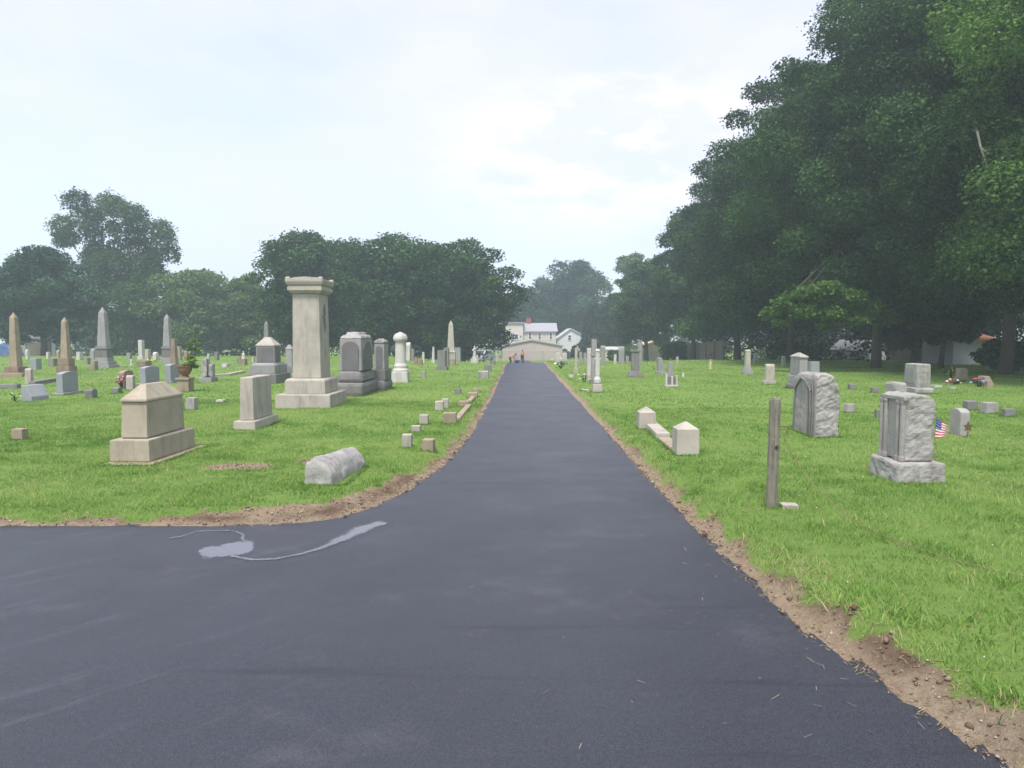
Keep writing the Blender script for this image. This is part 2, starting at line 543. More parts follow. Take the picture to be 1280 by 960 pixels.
def build_road():
    xs = np.concatenate([-geo(3, 70, 30)[::-1], np.linspace(-2.9, 4.2, 40)])
    ys = np.concatenate([np.linspace(-40, 1, 12), np.linspace(1.4, 14, 60), geo(14.3, 100, 50)])
    me, co = grid_mesh('road', xs, ys, lambda x, y: drop(x, y) + 0.0, keep=lambda x, y: ((y < 7.2) | (x > -2.6) | ((y > 44) & (x > -4))) & ((y < 2.5) | (x < 2.6) | (y > 44)))
    m, nt, b = new_mat('asphalt')
    pos = N(nt, 'ShaderNodeNewGeometry').outputs['Position']
    c = mixc(nt, ramp(nt, noise_n(nt, pos, .9, 5, .6), [(0.3, 0), (0.7, 1)]), (0.012, 0.0155, 0.026), (0.019, 0.024, 0.037))
    mp = N(nt, 'ShaderNodeMapping'); mp.inputs['Scale'].default_value = (1.0, 1.5, 1); mp.inputs['Rotation'].default_value = (0, 0, R_(-35)); L(nt, pos, mp.inputs[0])
    c = mixc(nt, ramp(nt, noise_n(nt, mp.outputs[0], .8, 6, .7), [(0.56, 0), (0.78, .5)]), c, (0.105, 0.105, 0.115))
    c = mixc(nt, ramp(nt, noise_n(nt, pos, 160, 3, .8), [(0.36, .9), (0.52, 0)]), c, (0.010, 0.010, 0.012))
    c = mixc(nt, ramp(nt, noise_n(nt, pos, 210, 2, .8), [(0.55, 0), (0.68, .8)]), c, (0.17, 0.17, 0.18))
    c = mixc(nt, ramp(nt, noise_n(nt, pos, 38, 4, .75), [(0.34, .5), (0.5, 0)]), c, (0.006, 0.007, 0.010))
    c = mixc(nt, ramp(nt, noise_n(nt, pos, 55, 3, .8), [(0.57, 0), (0.72, .55)]), c, (0.085, 0.088, 0.10))
    # scuffs and the seam between two passes of the paver
    mp2 = N(nt, 'ShaderNodeMapping'); mp2.inputs['Rotation'].default_value = (0, 0, R_(-48)); L(nt, pos, mp2.inputs[0])
    mp3 = N(nt, 'ShaderNodeMapping'); mp3.inputs['Scale'].default_value = (.55, 5, 1); L(nt, mp2.outputs[0], mp3.inputs[0])
    sx_ = N(nt, 'ShaderNodeSeparateXYZ'); L(nt, pos, sx_.inputs[0])
    msk = N(nt, 'ShaderNodeMapRange'); msk.inputs['From Min'].default_value = -.3; msk.inputs['From Max'].default_value = -2.2; msk.inputs['To Min'].default_value = .2; msk.inputs['To Max'].default_value = 1; L(nt, sx_.outputs['X'], msk.inputs['Value'])
    sm_ = N(nt, 'ShaderNodeMath', operation='MULTIPLY'); L(nt, ramp(nt, noise_n(nt, mp3.outputs[0], 1.1, 7, .78), [(0.55, 0), (0.78, .5)]), sm_.inputs[0]); L(nt, msk.outputs[0], sm_.inputs[1])
    c = mixc(nt, sm_.outputs[0], c, (0.13, 0.135, 0.155))
    mp4 = N(nt, 'ShaderNodeMapping'); mp4.inputs['Rotation'].default_value = (0, 0, R_(38)); mp4.inputs['Scale'].default_value = (.3, 3.5, 1); L(nt, pos, mp4.inputs[0])
    c = mixc(nt, ramp(nt, noise_n(nt, mp4.outputs[0], 1.0, 5, .6), [(0.30, .75), (0.42, 0)]), c, (0.007, 0.008, 0.011))
    # worn brownish dust near the right verge
    c = mixc(nt, ramp(nt, noise_n(nt, pos, 1.7, 6, .75), [(0.62, 0), (0.76, .35)]), c, (0.15, 0.115, 0.09))
    L(nt, c, b.inputs['Base Color'])
    r = ramp(nt, noise_n(nt, pos, 1.2, 5, .6), [(0.3, .40), (0.7, .49)])
    L(nt, r, b.inputs['Roughness'])
    b.inputs['Specular IOR Level'].default_value = .55
    h = N(nt, 'ShaderNodeMath', operation='MULTIPLY_ADD', i_1=1.0, i_2=0); L(nt, noise_n(nt, pos, 140, 4, .8), h.inputs[0])
    bump(nt, b, h.outputs[0], .35, .005)
    o = link('road', me, m)
    tag(o, 'fresh black asphalt lane running straight through the cemetery', 'road', kind='structure')
    # water left lying on the fresh asphalt: films whose edge thins out to nothing
    m, nt, b = new_mat('wet_film')
    pos = N(nt, 'ShaderNodeNewGeometry').outputs['Position']
    b.inputs['Base Color'].default_value = (0.13, 0.135, 0.15, 1)
    L(nt, ramp(nt, noise_n(nt, pos, 6, 5), [(0.35, .03), (0.7, .2)]), b.inputs['Roughness'])
    b.inputs['Specular IOR Level'].default_value = .9
    tr = N(nt, 'ShaderNodeBsdfTransparent'); mx = N(nt, 'ShaderNodeMixShader')
    a_ = N(nt, 'ShaderNodeAttribute', attribute_name='wet')
    ad = N(nt, 'ShaderNodeMath', operation='MULTIPLY_ADD', i_1=.9, i_2=-.45); L(nt, noise_n(nt, pos, 26, 5, .7), ad.inputs[0])
    sm = N(nt, 'ShaderNodeMath', operation='ADD'); L(nt, a_.outputs['Fac'], sm.inputs[0]); L(nt, ad.outputs[0], sm.inputs[1])
    L(nt, ramp(nt, sm.outputs[0], [(.42, 0), (.66, .85)]), mx.inputs[0]); L(nt, tr.outputs[0], mx.inputs[1]); L(nt, b.outputs[0], mx.inputs[2])
    L(nt, mx.outputs[0], [n for n in nt.nodes if n.type == 'OUTPUT_MATERIAL'][0].inputs[0])

    def film(name, label, pts, zoff, thin=1.0):
        """pts: (px, py, half width in photo pixels across the view) along the middle of the film"""
        P2 = []
        for a, c in zip(pts, pts[1:]):
            for t in np.linspace(0, 1, 7)[:-1]: P2.append([a[k] * (1 - t) + c[k] * t for k in range(3)])
        P2.append(list(pts[-1]))
        W = np.array([P0(p[0], p[1]) for p in P2]); k_ = np.array([p[2] for p in P2])
        x0, x1 = W[:, 0].min() - .35, W[:, 0].max() + .35; y0, y1 = W[:, 1].min() - .35, W[:, 1].max() + .35
        xs = np.arange(x0, x1, .02); ys = np.arange(y0, y1, .02)
        X, Y = np.meshgrid(xs, ys)
        best = np.zeros(X.shape)
        for (wx, wy), hw in zip(W, k_):
            ry = hw * .8 * wy * wy / F / CAM.z; rx = max(hw * wy / F * 2.0, ry * .4)
            dd = np.hypot((X - wx) / max(rx, .02), (Y - wy) / max(ry, .02))
            best = np.maximum(best, 1.25 - dd * .62)
        best = best + (fbm(X, Y, 5, 60) - .5) * .5 + (fbm(X, Y, 17, 63) - .5) * .35
        me, co = grid_mesh(name, xs, ys, lambda x, y: 0 * x + zoff)
        attr(me, 'wet', (thin * np.clip(best, 0, 1.3)).ravel())
        bm = bmesh.new(); bm.from_mesh(me)
        lay = bm.verts.layers.float['wet']
        bmesh.ops.delete(bm, geom=[f for f in bm.faces if max(v[lay] for v in f.verts) < .2], context='FACES')
        me = bpy.data.meshes.new(name); bm.to_mesh(me); bm.free()
        tag(link(name, me, m), label, 'puddle', kind='structure')
    film('puddle', 'small pool of water on the asphalt in front of the hipped cream monument', [(260, 688, 5), (272, 691, 8), (284, 689, 8.5), (294, 685, 8), (301, 682, 6), (302, 689, 5)], .002)
    film('water_trail', 'curved trail of water running right from the pool on the asphalt', [(292, 696, 1.6), (315, 700, 1.3), (345, 699, 1.2), (380, 692, 1.6), (405, 684, 2.8), (430, 673, 4.4), (455, 661, 5.6), (470, 656, 4.6), (480, 655, 2)], .004, .8)
    film('water_trail', 'thin wet streak along the verge above the pool on the asphalt', [(214, 673, .6), (228, 671, 1.2), (246, 665, .9), (265, 664, .8), (290, 664, 1.2), (303, 668, 1.5), (304, 677, 1.6)], .006, .62)


# ------------------------------------------------------------------ grass
def blades(n_try, region, h0, h1, w, dens_fn, seed, name, mat, label, lean=.6):
    r = np.random.default_rng(seed)
    x0, x1, y0, y1 = region
    x = r.uniform(x0, x1, n_try); y = r.uniform(y0, y1, n_try)
    k, d, right = dirt_amount(x, y)
    keep = dens_fn(x, y, k, d, r)
    x, y, d = x[keep], y[keep], d[keep]
    return x, y, d, r


def build_grass():
    V, Q, T = [], [], []
    base = 0
    V3, T3 = [], []

    def add(x, y, h, w, lean, r, tintbias=0):
        n = len(x)
        z = ground_z(x, y) - 0.006
        a = r.uniform(0, 2 * math.pi, n)
        la = r.uniform(0, 2 * math.pi, n); lm = lean * h * r.uniform(.2, 1.3, n)
        c = np.stack([x, y, z], 1)
        sx, sy = np.cos(a) * w / 2, np.sin(a) * w / 2
        s = np.stack([sx, sy, np.zeros(n)], 1)
        mid = c + np.stack([np.cos(la) * lm * .35, np.sin(la) * lm * .35, h * .6], 1)
        tip = c + np.stack([np.cos(la) * lm, np.sin(la) * lm, h], 1)
        v = np.stack([c - s, c + s, mid + s * .8, mid - s * .8, tip], 1)   # 5 verts
        V3.append(v.reshape(-1, 3))
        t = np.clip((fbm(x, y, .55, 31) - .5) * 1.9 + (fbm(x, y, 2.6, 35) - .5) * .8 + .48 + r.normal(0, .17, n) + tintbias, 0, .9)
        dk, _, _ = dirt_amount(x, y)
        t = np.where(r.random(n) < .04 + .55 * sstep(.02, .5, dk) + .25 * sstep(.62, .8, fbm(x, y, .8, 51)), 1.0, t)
        T3.append(t)

    def infrustum(x, y, pad=1.0):
        return (np.abs(x) < y * .80 + 5 * pad)

    # near
    for (reg, n, h0, h1, w) in (((1.4, 12, 1.5, 9), 210000, .025, .06, .006), ((-14, -.4, 5.8, 12), 220000, .02, .055, .007),
                                ((1.2, 19, 9, 16), 155000, .025, .055, .009), ((-20, -.4, 12, 18), 155000, .025, .055, .010),
                                ((-40, 36, 16, 34), 270000, .03, .06, .016), ((-60, 45, 34, 60), 130000, .04, .07, .03)):
        r = np.random.default_rng(int(n + reg[2] * 10))
        x = r.uniform(reg[0], reg[1], n); y = r.uniform(reg[2], reg[3], n)
        k, d, right = dirt_amount(x, y)
        clump = fbm(x, y, 3.0, 41)
        ok = (d > .07) & (r.random(n) > k * 1.08) & infrustum(x, y) & (clump + r.normal(0, .15, n) > .3)
        x, y, d, clump = x[ok], y[ok], d[ok], clump[ok]
        h = r.uniform(h0, h1, len(x)) * (.45 + .8 * clump)
        add(x, y, h, w * r.uniform(.7, 1.3, len(x)), .9, r)
    # tufts: taller coarse clumps
    r = np.random.default_rng(5)
    for (reg, nt_) in (((1.8, 9, 2.4, 9), 230), ((-8, -.6, 6, 12), 120), ((1.5, 14, 9, 16), 70), ((-12, -.6, 12, 18), 40)):
        tx = r.uniform(reg[0], reg[1], nt_); ty = r.uniform(reg[2], reg[3], nt_)
        k, d, right = dirt_amount(tx, ty)
        sel = (d > .16) & infrustum(tx, ty) & (k < .5)
        for a, b_ in zip(tx[sel], ty[sel]):
            m_ = r.integers(25, 60)
            xx = a + r.normal(0, .07, m_); yy = b_ + r.normal(0, .06, m_)
            add(xx, yy, r.uniform(.04, .085, m_), r.uniform(.006, .011, m_), 1.1, r, -.12)
    bpy.context.view_layer.update()
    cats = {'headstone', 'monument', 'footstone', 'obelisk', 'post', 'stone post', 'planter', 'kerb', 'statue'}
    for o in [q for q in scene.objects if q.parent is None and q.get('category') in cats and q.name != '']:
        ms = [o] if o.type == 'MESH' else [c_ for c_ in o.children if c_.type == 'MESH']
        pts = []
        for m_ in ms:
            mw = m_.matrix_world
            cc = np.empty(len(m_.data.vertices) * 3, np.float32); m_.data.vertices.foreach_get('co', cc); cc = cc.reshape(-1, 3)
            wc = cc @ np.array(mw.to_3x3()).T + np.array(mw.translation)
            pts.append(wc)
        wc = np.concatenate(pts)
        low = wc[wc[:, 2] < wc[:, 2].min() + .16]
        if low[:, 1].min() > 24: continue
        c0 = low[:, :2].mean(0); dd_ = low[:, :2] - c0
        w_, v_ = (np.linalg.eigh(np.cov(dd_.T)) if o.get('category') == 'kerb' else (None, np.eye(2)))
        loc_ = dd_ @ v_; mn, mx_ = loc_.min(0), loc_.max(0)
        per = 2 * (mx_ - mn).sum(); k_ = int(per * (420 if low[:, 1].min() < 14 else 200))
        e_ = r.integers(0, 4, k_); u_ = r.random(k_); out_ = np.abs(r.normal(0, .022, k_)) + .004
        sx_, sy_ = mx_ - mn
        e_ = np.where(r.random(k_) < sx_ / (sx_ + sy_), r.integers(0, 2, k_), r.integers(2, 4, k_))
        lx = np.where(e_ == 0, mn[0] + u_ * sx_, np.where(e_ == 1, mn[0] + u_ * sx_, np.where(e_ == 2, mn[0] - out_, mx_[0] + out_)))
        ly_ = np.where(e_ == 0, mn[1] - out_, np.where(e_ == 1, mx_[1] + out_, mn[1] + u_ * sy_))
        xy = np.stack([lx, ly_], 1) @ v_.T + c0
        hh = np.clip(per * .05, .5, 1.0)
        add(xy[:, 0], xy[:, 1], r.uniform(.04, .095, k_) * hh, r.uniform(.006, .010, k_) * (1 if low[:, 1].min() < 14 else 1.6), .5, r, -.22)  # untrimmed rim blades, tinted darker to paint contact shadow round each stone
    v = np.concatenate(V3); n = len(v) // 5
    t = np.concatenate(T3)
    i = np.arange(n)[:, None] * 5
    q = np.concatenate([i + np.array([[0, 1, 2, 3]])], 0)
    tri = i + np.array([[3, 2, 4]])
    me = bpy.data.meshes.new('grass')
    me.vertices.add(len(v)); me.vertices.foreach_set('co', v.astype(np.float32).ravel())
    loops = np.concatenate([q, tri], 1).astype(np.int32)     # 7 loops per blade
    me.loops.add(loops.size); me.loops.foreach_set('vertex_index', loops.ravel())
    st = (np.arange(n)[:, None] * 7 + np.array([[0, 4]])).astype(np.int32).ravel()
    tot = np.tile(np.array([4, 3], np.int32), n)
    me.polygons.add(2 * n); me.polygons.foreach_set('loop_start', st); me.polygons.foreach_set('loop_total', tot)
    me.update(calc_edges=True)
    attr(me, 'tint', np.repeat(t, 2), 'FACE')
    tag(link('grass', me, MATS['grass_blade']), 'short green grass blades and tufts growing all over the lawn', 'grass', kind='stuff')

    # dry straw and clippings on the soil verge
    r = np.random.default_rng(9)
    n = 190000
    x = r.uniform(-9, 5, n); y = r.uniform(2.2, 16, n)
    k, d, right = dirt_amount(x, y)
    ok = (d > -.04) & (k > .06) & (r.random(n) < .9) & (np.abs(x) < y * .74 + 1)
    x2, y2 = x[ok], y[ok]
    n2 = 900
    xa = r.uniform(-1.2, 2.6, n2); ya = r.uniform(2.4, 7, n2)
    kk, dd, _ = dirt_amount(xa, ya)
    ok2 = (dd < 0) & (r.random(n2) < np.exp(dd / .5) * .8)
    x2 = np.concatenate([x2, xa[ok2]]); y2 = np.concatenate([y2, ya[ok2]])
    n = len(x2)
    z = np.maximum(ground_z(x2, y2), drop(x2, y2)) + .003
    a = r.uniform(0, math.pi, n); ln = r.uniform(.012, .045, n); w = r.uniform(.0015, .004, n)
    ca, sa = np.cos(a), np.sin(a)
    dx = np.stack([ca * ln / 2, sa * ln / 2, r.uniform(-.25, .25, n) * ln], 1); sx = np.stack([-sa * w / 2, ca * w / 2, 0 * w], 1)
    c = np.stack([x2, y2, z + ln * .13], 1)
    v = np.stack([c - dx - sx, c - dx + sx, c + dx + sx, c + dx - sx], 1).reshape(-1, 3)
    me = quads_mesh('straw', v, np.arange(4 * n).reshape(-1, 4))
    attr(me, 'tint', r.random(n), 'FACE')
    tag(link('dry_straw', me, MATS['dry_straw']), 'dry straw and clippings scattered on the soil verge beside the asphalt', 'straw', kind='stuff')

    # crumbs of soil and pebbles along the cut edge
    n = 9000
    x = r.uniform(-6, 4, n * 8); y = r.uniform(2.4, 13, n * 8)
    k, d, right = dirt_amount(x, y)
    ok = (d > -.02) & (k > .5)
    x, y = x[ok][:n], y[ok][:n]; n = len(x)
    z = np.maximum(ground_z(x, y), 0)
    s = r.uniform(.003, .012, n) * (1 + 1.3 * (r.random(n) > .96))
    dirs = np.array([[1, 0, 0], [0, 1, 0], [-1, 0, 0], [0, -1, 0], [0, 0, .8], [0, 0, -.6]])
    v = np.stack([x, y, z + s * .3], 1)[:, None, :] + dirs[None] * s[:, None, None] * r.uniform(.6, 1.3, (n, 6, 1))
    f = np.array([[0, 1, 4], [1, 2, 4], [2, 3, 4], [3, 0, 4], [1, 0, 5], [2, 1, 5], [3, 2, 5], [0, 3, 5]])
    q = (np.arange(n)[:, None, None] * 6 + f[None]).reshape(-1, 3)
    me = quads_mesh('crumbs', v.reshape(-1, 3), q)
    attr(me, 'tint', np.repeat(r.random(n), 8), 'FACE')
    m, nt, b = new_mat('crumb_soil')
    a_ = N(nt, 'ShaderNodeAttribute', attribute_name='tint')
    L(nt, ramp(nt, a_.outputs['Fac'], [(0, (.09, .05, .03)), (.75, (.22, .15, .1)), (1, (.40, .36, .30))]), b.inputs['Base Color'])
    b.inputs['Roughness'].default_value = 1
    tag(link('loose_gravel', me, m), 'crumbs of soil and small pebbles along the cut edge of the asphalt', 'gravel', kind='stuff')

    # clover heads
    pts = []
    for (cx, cy, sx, sy, m_) in ((880, 580, 40, 14, 26), (1060, 590, 60, 30, 22), (960, 700, 70, 60, 24), (1180, 640, 90, 50, 26), (1100, 800, 90, 50, 18), (250, 600, 120, 25, 12), (880, 590, 25, 10, 20)):
        for _ in range(m_ // 3):
            p = P(random.gauss(cx, sx), random.gauss(cy, sy))
            dd = float(road_dist(p.x, p.y)[0])
            if dd > .35 and p.y < 14: pts.append(p)
    bm = bmesh.new()
    for p in pts:
        s = random.uniform(.003, .006)
        bmesh.ops.create_icosphere(bm, subdivisions=1, radius=s, matrix=Matrix.Translation((p.x, p.y, float(ground_z(p.x, p.y)) + random.uniform(.035, .06))))
    tag(bm_obj('white_clover', bm, MATS['white_flower']), 'tiny white clover heads dotted through the grass', 'clover', kind='stuff')


# ------------------------------------------------------------------ trees
def leaf_mesh(name, c, nrm, size, tint, r, aspect=.62):
    n = len(c)
    nrm = nrm / (np.linalg.norm(nrm, axis=1, keepdims=True) + 1e-9)
    ref = r.normal(0, 1, (n, 3))
    a = np.cross(nrm, ref); a /= (np.linalg.norm(a, axis=1, keepdims=True) + 1e-9)
    b = np.cross(nrm, a)
    s = size[:, None]
    droop = -nrm * s * .18
    v = np.stack([c - a * s * .5 + droop, c + b * s * .5 * aspect, c + a * s * .5 + droop, c - b * s * .5 * aspect], 1).reshape(-1, 3)
    me = quads_mesh(name, v, np.arange(4 * n).reshape(-1, 4))
    attr(me, 'tint', np.clip(tint, 0, 1), 'FACE')
    return me


def lobes_leaves(lobes, n, size, r, fill=None, nfill=0, flat=.6):
    lob = np.array([(l[0], l[1], l[2]) for l in lobes]); rad = np.array([l[3] for l in lobes])
    w = rad ** 2; w /= w.sum()
    k = r.choice(len(lob), n, p=w)
    u = r.normal(0, 1, (n, 3)); u[:, 2] += .35
    u /= np.linalg.norm(u, axis=1, keepdims=True)
    rr = rad[k] * r.uniform(0.25, 1.0, n) ** .45 * (1 + .12 * r.normal(0, 1, n))
    # ragged sprays: some directions of a lobe reach further
    ph = np.sin(u[:, 0] * 7 + k) * np.cos(u[:, 1] * 6 - k * 2) * .18
    off = u * (rr * (1 + ph))[:, None]; off[:, 2] *= flat
    c = lob[k] + off
    nrm = u * .45 + np.array([0, 0, .65]) + r.normal(0, .5, (n, 3))
    lobtint = r.uniform(.05, .95, len(lob))
    t = lobtint[k] + r.normal(0, .2, n) + np.where(r.random(n) < .06, .35, 0)
    s = size * r.uniform(.65, 1.35, n)
    if nfill and fill is not None:
        (fx, fy, fz), (ax, ay, az) = fill
        u2 = r.normal(0, 1, (nfill, 3)); u2 /= np.linalg.norm(u2, axis=1, keepdims=True)
        q = u2 * (.35 + .65 * r.random(nfill) ** .5)[:, None] * np.array([ax, ay, az]) + np.array([fx, fy, fz])
        c = np.concatenate([c, q]); nrm = np.concatenate([nrm, u2 + r.normal(0, .6, (nfill, 3))])
        t = np.concatenate([t, r.uniform(0, .35, nfill)]); s = np.concatenate([s, size * 1.7 * r.uniform(.7, 1.3, nfill)])  # inner leaves get dark tints: the crown's inner shade put into colour
    return c, nrm, s, t


def tree(name, px, Y, hw, ytop, yhem, label, leafmat, n=20000, leaf=.3, nl=34, lobe=.34, seed=1, group='', trunk_r=.24, extra=(), fillk=.22,
         shape='dome', hang=.0, flat=.6, droplobes=0.0, cat='tree', limbs=9, nofill=False):
    r = np.random.default_rng(seed)
    p = at(px, 440, Y)
    gz = float(lawn(p.x, Y))
    Rr = hw / F * Y
    zt = at(px, ytop, Y).z - gz
    zh = max(at(px, yhem, Y).z - gz, .2)
    root = empty(name, (p.x, Y, gz), label, cat, group)
    H = (zt - zh) / 2; zc = (zt + zh) / 2
    lobes = []
    for i in range(nl):
        t = (i + .5) / nl
        uz = 1 - 2 * t * (.92 if shape == 'dome' else .98)
        a = i * 2.39996 + r.uniform(-.3, .3)
        s = math.sqrt(max(0, 1 - uz * uz))
        if shape == 'dome' and uz < 0: s = max(s, .82)
        if shape == 'cone': s = .15 + .85 * (1 - (uz + 1) / 2)
        f = r.uniform(.58, .98)
        if r.random() < droplobes: continue
        lr = lobe * Rr * r.uniform(.6, 1.4)
        if shape == 'cone': lr *= .45 + .75 * (1 - (uz + 1) / 2)
        lobes.append((math.cos(a) * s * Rr * f, math.sin(a) * s * Rr * f, zc + uz * H * .86 - lr * .1, lr))
    lobes += [tuple(e) for e in extra]
    fill = ((0, 0, zc), (Rr * .60, Rr * .60, H * .70))
    nf = 0 if nofill else int(n * fillk)
    c, nrm, s, t = lobes_leaves(lobes, n, leaf, r, fill, nf, flat)
    c[:, 2] = np.maximum(c[:, 2], .15)
    me = leaf_mesh('crown', c, nrm, s, t, r)
    link('crown', me, MATS[leafmat], root)
    bm = bmesh.new()
    th = zh + (zt - zh) * .55
    pts = [(r.normal(0, .05) * k, r.normal(0, .05) * k, th * k / 5) for k in range(6)]
    pts[0] = (0, 0, -.15)
    tube(bm, pts, [trunk_r * v for v in (1.35, 1.0, .88, .74, .58, .4)], 9)
    order = sorted(range(len(lobes)), key=lambda i: r.random())[:limbs]
    for i in order:
        lx, ly, lz, lr = lobes[i]
        k = min(.9, max(.25, (lz - Rr * .5) / th)) * .9
        b0 = Vector((pts[1][0], pts[1][1], th * k))
        e = Vector((lx, ly, lz))
        mid = b0.lerp(e, .5) + Vector((0, 0, -.06 * Rr + r.normal(0, .1)))
        rb = trunk_r * (.42 if k < .6 else .3)
        tube(bm, [b0, b0.lerp(mid, .5) + Vector((0, 0, .04 * Rr)), mid, e], [rb, rb * .8, rb * .6, rb * .22], 6)
    bm_obj('trunk', bm, MATS['bark'], root, smooth=True)
    return root, lobes


def leaf_mass(name, boxes, n, leaf, mat, label, cat, seed=3):
    """a dense belt of leaves too far back to tell single plants apart"""
    r = np.random.default_rng(seed)
    lobes = []
    for (x, y, w, l, h) in boxes:
        gz = float(lawn(x, y))
        k = int(5 + w * l * h / 14)
        for _ in range(k):
            zz = h * r.random() ** .8
            lobes.append((x + r.uniform(-.5, .5) * w, y + r.uniform(-.5, .5) * l, gz + zz * .9, r.uniform(.7, 1.5) * min(h * .28, 1.5)))
    c, nrm, s, t = lobes_leaves(lobes, n, leaf, r)
    c[:, 2] = np.maximum(c[:, 2], lawn(c[:, 0], c[:, 1]))
    tag(link(name, leaf_mesh(name, c, nrm, s, t, r), MATS[mat]), label, cat, kind='stuff')


def build_trees():
    g = 'trees behind the left lawn'
    tree('broadleaf_tree', 55, 62, 62, 303, 446, 'round bluish green tree at the left end of the tree row', 'leaf_blue', 22000, .30, 44, .27, 21, g)
    # the tall open tree: lobes at limb ends with sky between them
    Y = 74; k = Y / F
    ex = []
    r = np.random.default_rng(4)
    px0 = 132; gz = float(lawn(at(px0, 440, Y).x, Y))
    for (x, y, rad) in ((66, 294, 14), (80, 284, 17), (96, 268, 17), (112, 257, 16), (134, 255, 17), (150, 263, 16), (160, 277, 15), (178, 272, 15), (190, 284, 15), (203, 300, 15), (200, 315, 14), (186, 326, 15),
                        (172, 296, 15), (104, 285, 14), (58, 300, 9), (90, 300, 13), (158, 306, 17), (168, 330, 20), (150, 335, 22), (126, 326, 20), (112, 312, 14), (104, 335, 18), (160, 358, 26), (178, 372, 24), (148, 385, 28), (182, 400, 24), (165, 425, 28), (140, 415, 26), (185, 350, 18),
                        (130, 360, 22), (192, 425, 18), (118, 400, 22), (120, 430, 20), (190, 336, 12), (126, 272, 10), (178, 312, 9), (118, 296, 12), (138, 306, 11), (143, 284, 10), (154, 294, 9), (108, 322, 13), (136, 322, 13)):
        q = at(x, y, Y)
        ex.append((q.x - at(px0, 440, Y).x, r.uniform(-2.4, 2.4), q.z - gz, rad * k * 1.12))
    tree('broadleaf_tree', px0, Y, 75, 248, 330, 'tallest tree on the left, open top with pale limbs and sky showing through', 'leaf_maple', 60000, .25, 0, .3, 22, g, .28, ex, nofill=True, limbs=20, flat=.8)
    tree('broadleaf_tree', 246, 76, 62, 333, 446, 'low pale green tree between the tall open tree and the dark row', 'leaf_light', 18000, .32, 40, .3, 23, g)
    tree('broadleaf_tree', 305, 78, 46, 342, 446, 'small pale green tree tucked against the left edge of the dark row', 'leaf_light', 14000, .32, 34, .3, 24, g)
    tree('broadleaf_tree', 384, 63, 68, 285, 446, 'dark green tree rising directly behind the cream column monument', 'leaf_maple', 21000, .29, 44, .27, 25, g)
    tree('broadleaf_tree', 484, 64, 78, 290, 446, 'dark green tree in the middle of the row, behind the white domed column', 'leaf_maple', 21000, .29, 44, .27, 26, g)
    tree('broadleaf_tree', 578, 64, 68, 294, 446, 'rounded dark green tree nearest the road in the left row', 'leaf_maple', 21000, .29, 44, .27, 27, g)
    tree('broadleaf_tree', 432, 73, 62, 300, 446, 'darker tree filling the gap right of the cream column monument', 'leaf_maple', 20000, .29, 44, .27, 28, g)
    tree('broadleaf_tree', 534, 74, 62, 298, 446, 'darker tree filling the gap behind the pale slender obelisk', 'leaf_maple', 20000, .29, 44, .27, 29, g)
    g = 'trees beyond the houses'
    tree('broadleaf_tree', 655, 128, 30, 360, 425, 'pale hazy tree just above the chimney of the yellow house', 'leaf_blue', 8000, .5, 26, .34, 31, g)
    tree('broadleaf_tree', 716, 132, 50, 323, 425, 'tall hazy broad tree standing above the white gabled house', 'leaf_blue', 14000, .5, 38, .3, 32, g, droplobes=.18, fillk=.2)
    tree('broadleaf_tree', 688, 140, 40, 378, 430, 'low hazy tree filling the gap between the two houses', 'leaf_dark', 9000, .55, 30, .34, 33, g)
    tree('broadleaf_tree', 788, 112, 24, 312, 420, 'slim pale upright tree rising at the foot of the big right trees', 'leaf_light', 7000, .42, 26, .34, 34, g, droplobes=.2, fillk=.15)
    tree('conifer_tree', 765, 106, 26, 362, 440, 'dark pointed evergreen right of the white gabled house', 'leaf_dark', 9000, .4, 40, .3, 35, g, shape='cone')
    tree('conifer_tree', 742, 112, 22, 375, 440, 'shorter dark evergreen close behind the white gabled house', 'leaf_dark', 8000, .4, 36, .3, 36, g, shape='cone')
    g = 'big trees along the right boundary'
    tree('maple_tree', 808, 84, 40, 320, 446, 'smallest maple at the far end of the right row of big trees', 'leaf_maple', 20000, .32, 40, .28, 41, g)
    tree('maple_tree', 866, 70, 55, 250, 444, 'second maple from the far end of the right row, above the tan shed', 'leaf_maple', 30000, .28, 46, .26, 42, g)
    tree('maple_tree', 922, 58, 80, 172, 450, 'maple in the middle of the right row, behind the slim tan pillar headstone', 'leaf_maple', 60000, .21, 52, .25, 43, g, .26)
    tree('maple_tree', 988, 47, 116, 70, 448, 'tall maple of the right row directly behind the pyramid capped pillar', 'leaf_maple', 85000, .19, 60, .235, 44, g, .2, fillk=.38)
    Y = 36
    x0 = at(1096, 440, Y)
    ex = []
    r = np.random.default_rng(8)
    for (x, y, rad, dy) in ((965, 392, 15, -4), (985, 378, 18, -4.5), (1010, 368, 20, -5), (1035, 362, 20, -5), (1060, 372, 20, -5), (1085, 384, 18, -4.5), (1105, 398, 18, -4), (1005, 390, 16, -5.2), (1040, 392, 16, -5.2), (975, 402, 11, -4.2), (1070, 400, 14, -5), (1030, 408, 10, -5)):
        q = at(x, y, Y + dy)
        ex.append((q.x - x0.x, dy, q.z - float(lawn(x0.x, Y)), rad / F * (Y + dy)))
    root, lob = tree('maple_tree', 1096, Y, 164, -50, 446, 'tall maple with a bright low branch hanging over the pale headstones', 'leaf_maple', 130000, .155, 74, .215, 45, g, .20, (), fillk=.38)
    rb_ = np.random.default_rng(88)
    cc, nn, ss, tt = lobes_leaves([tuple(e) for e in ex], 9000, .17, rb_, flat=.55)
    bg_ = link('low_bough', leaf_mesh('low_bough', cc, nn, ss, tt, rb_), MATS['leaf_bright'], root)
    bg_['label'] = 'bright fresh green low bough reaching out of the shade'
    bm = bmesh.new()
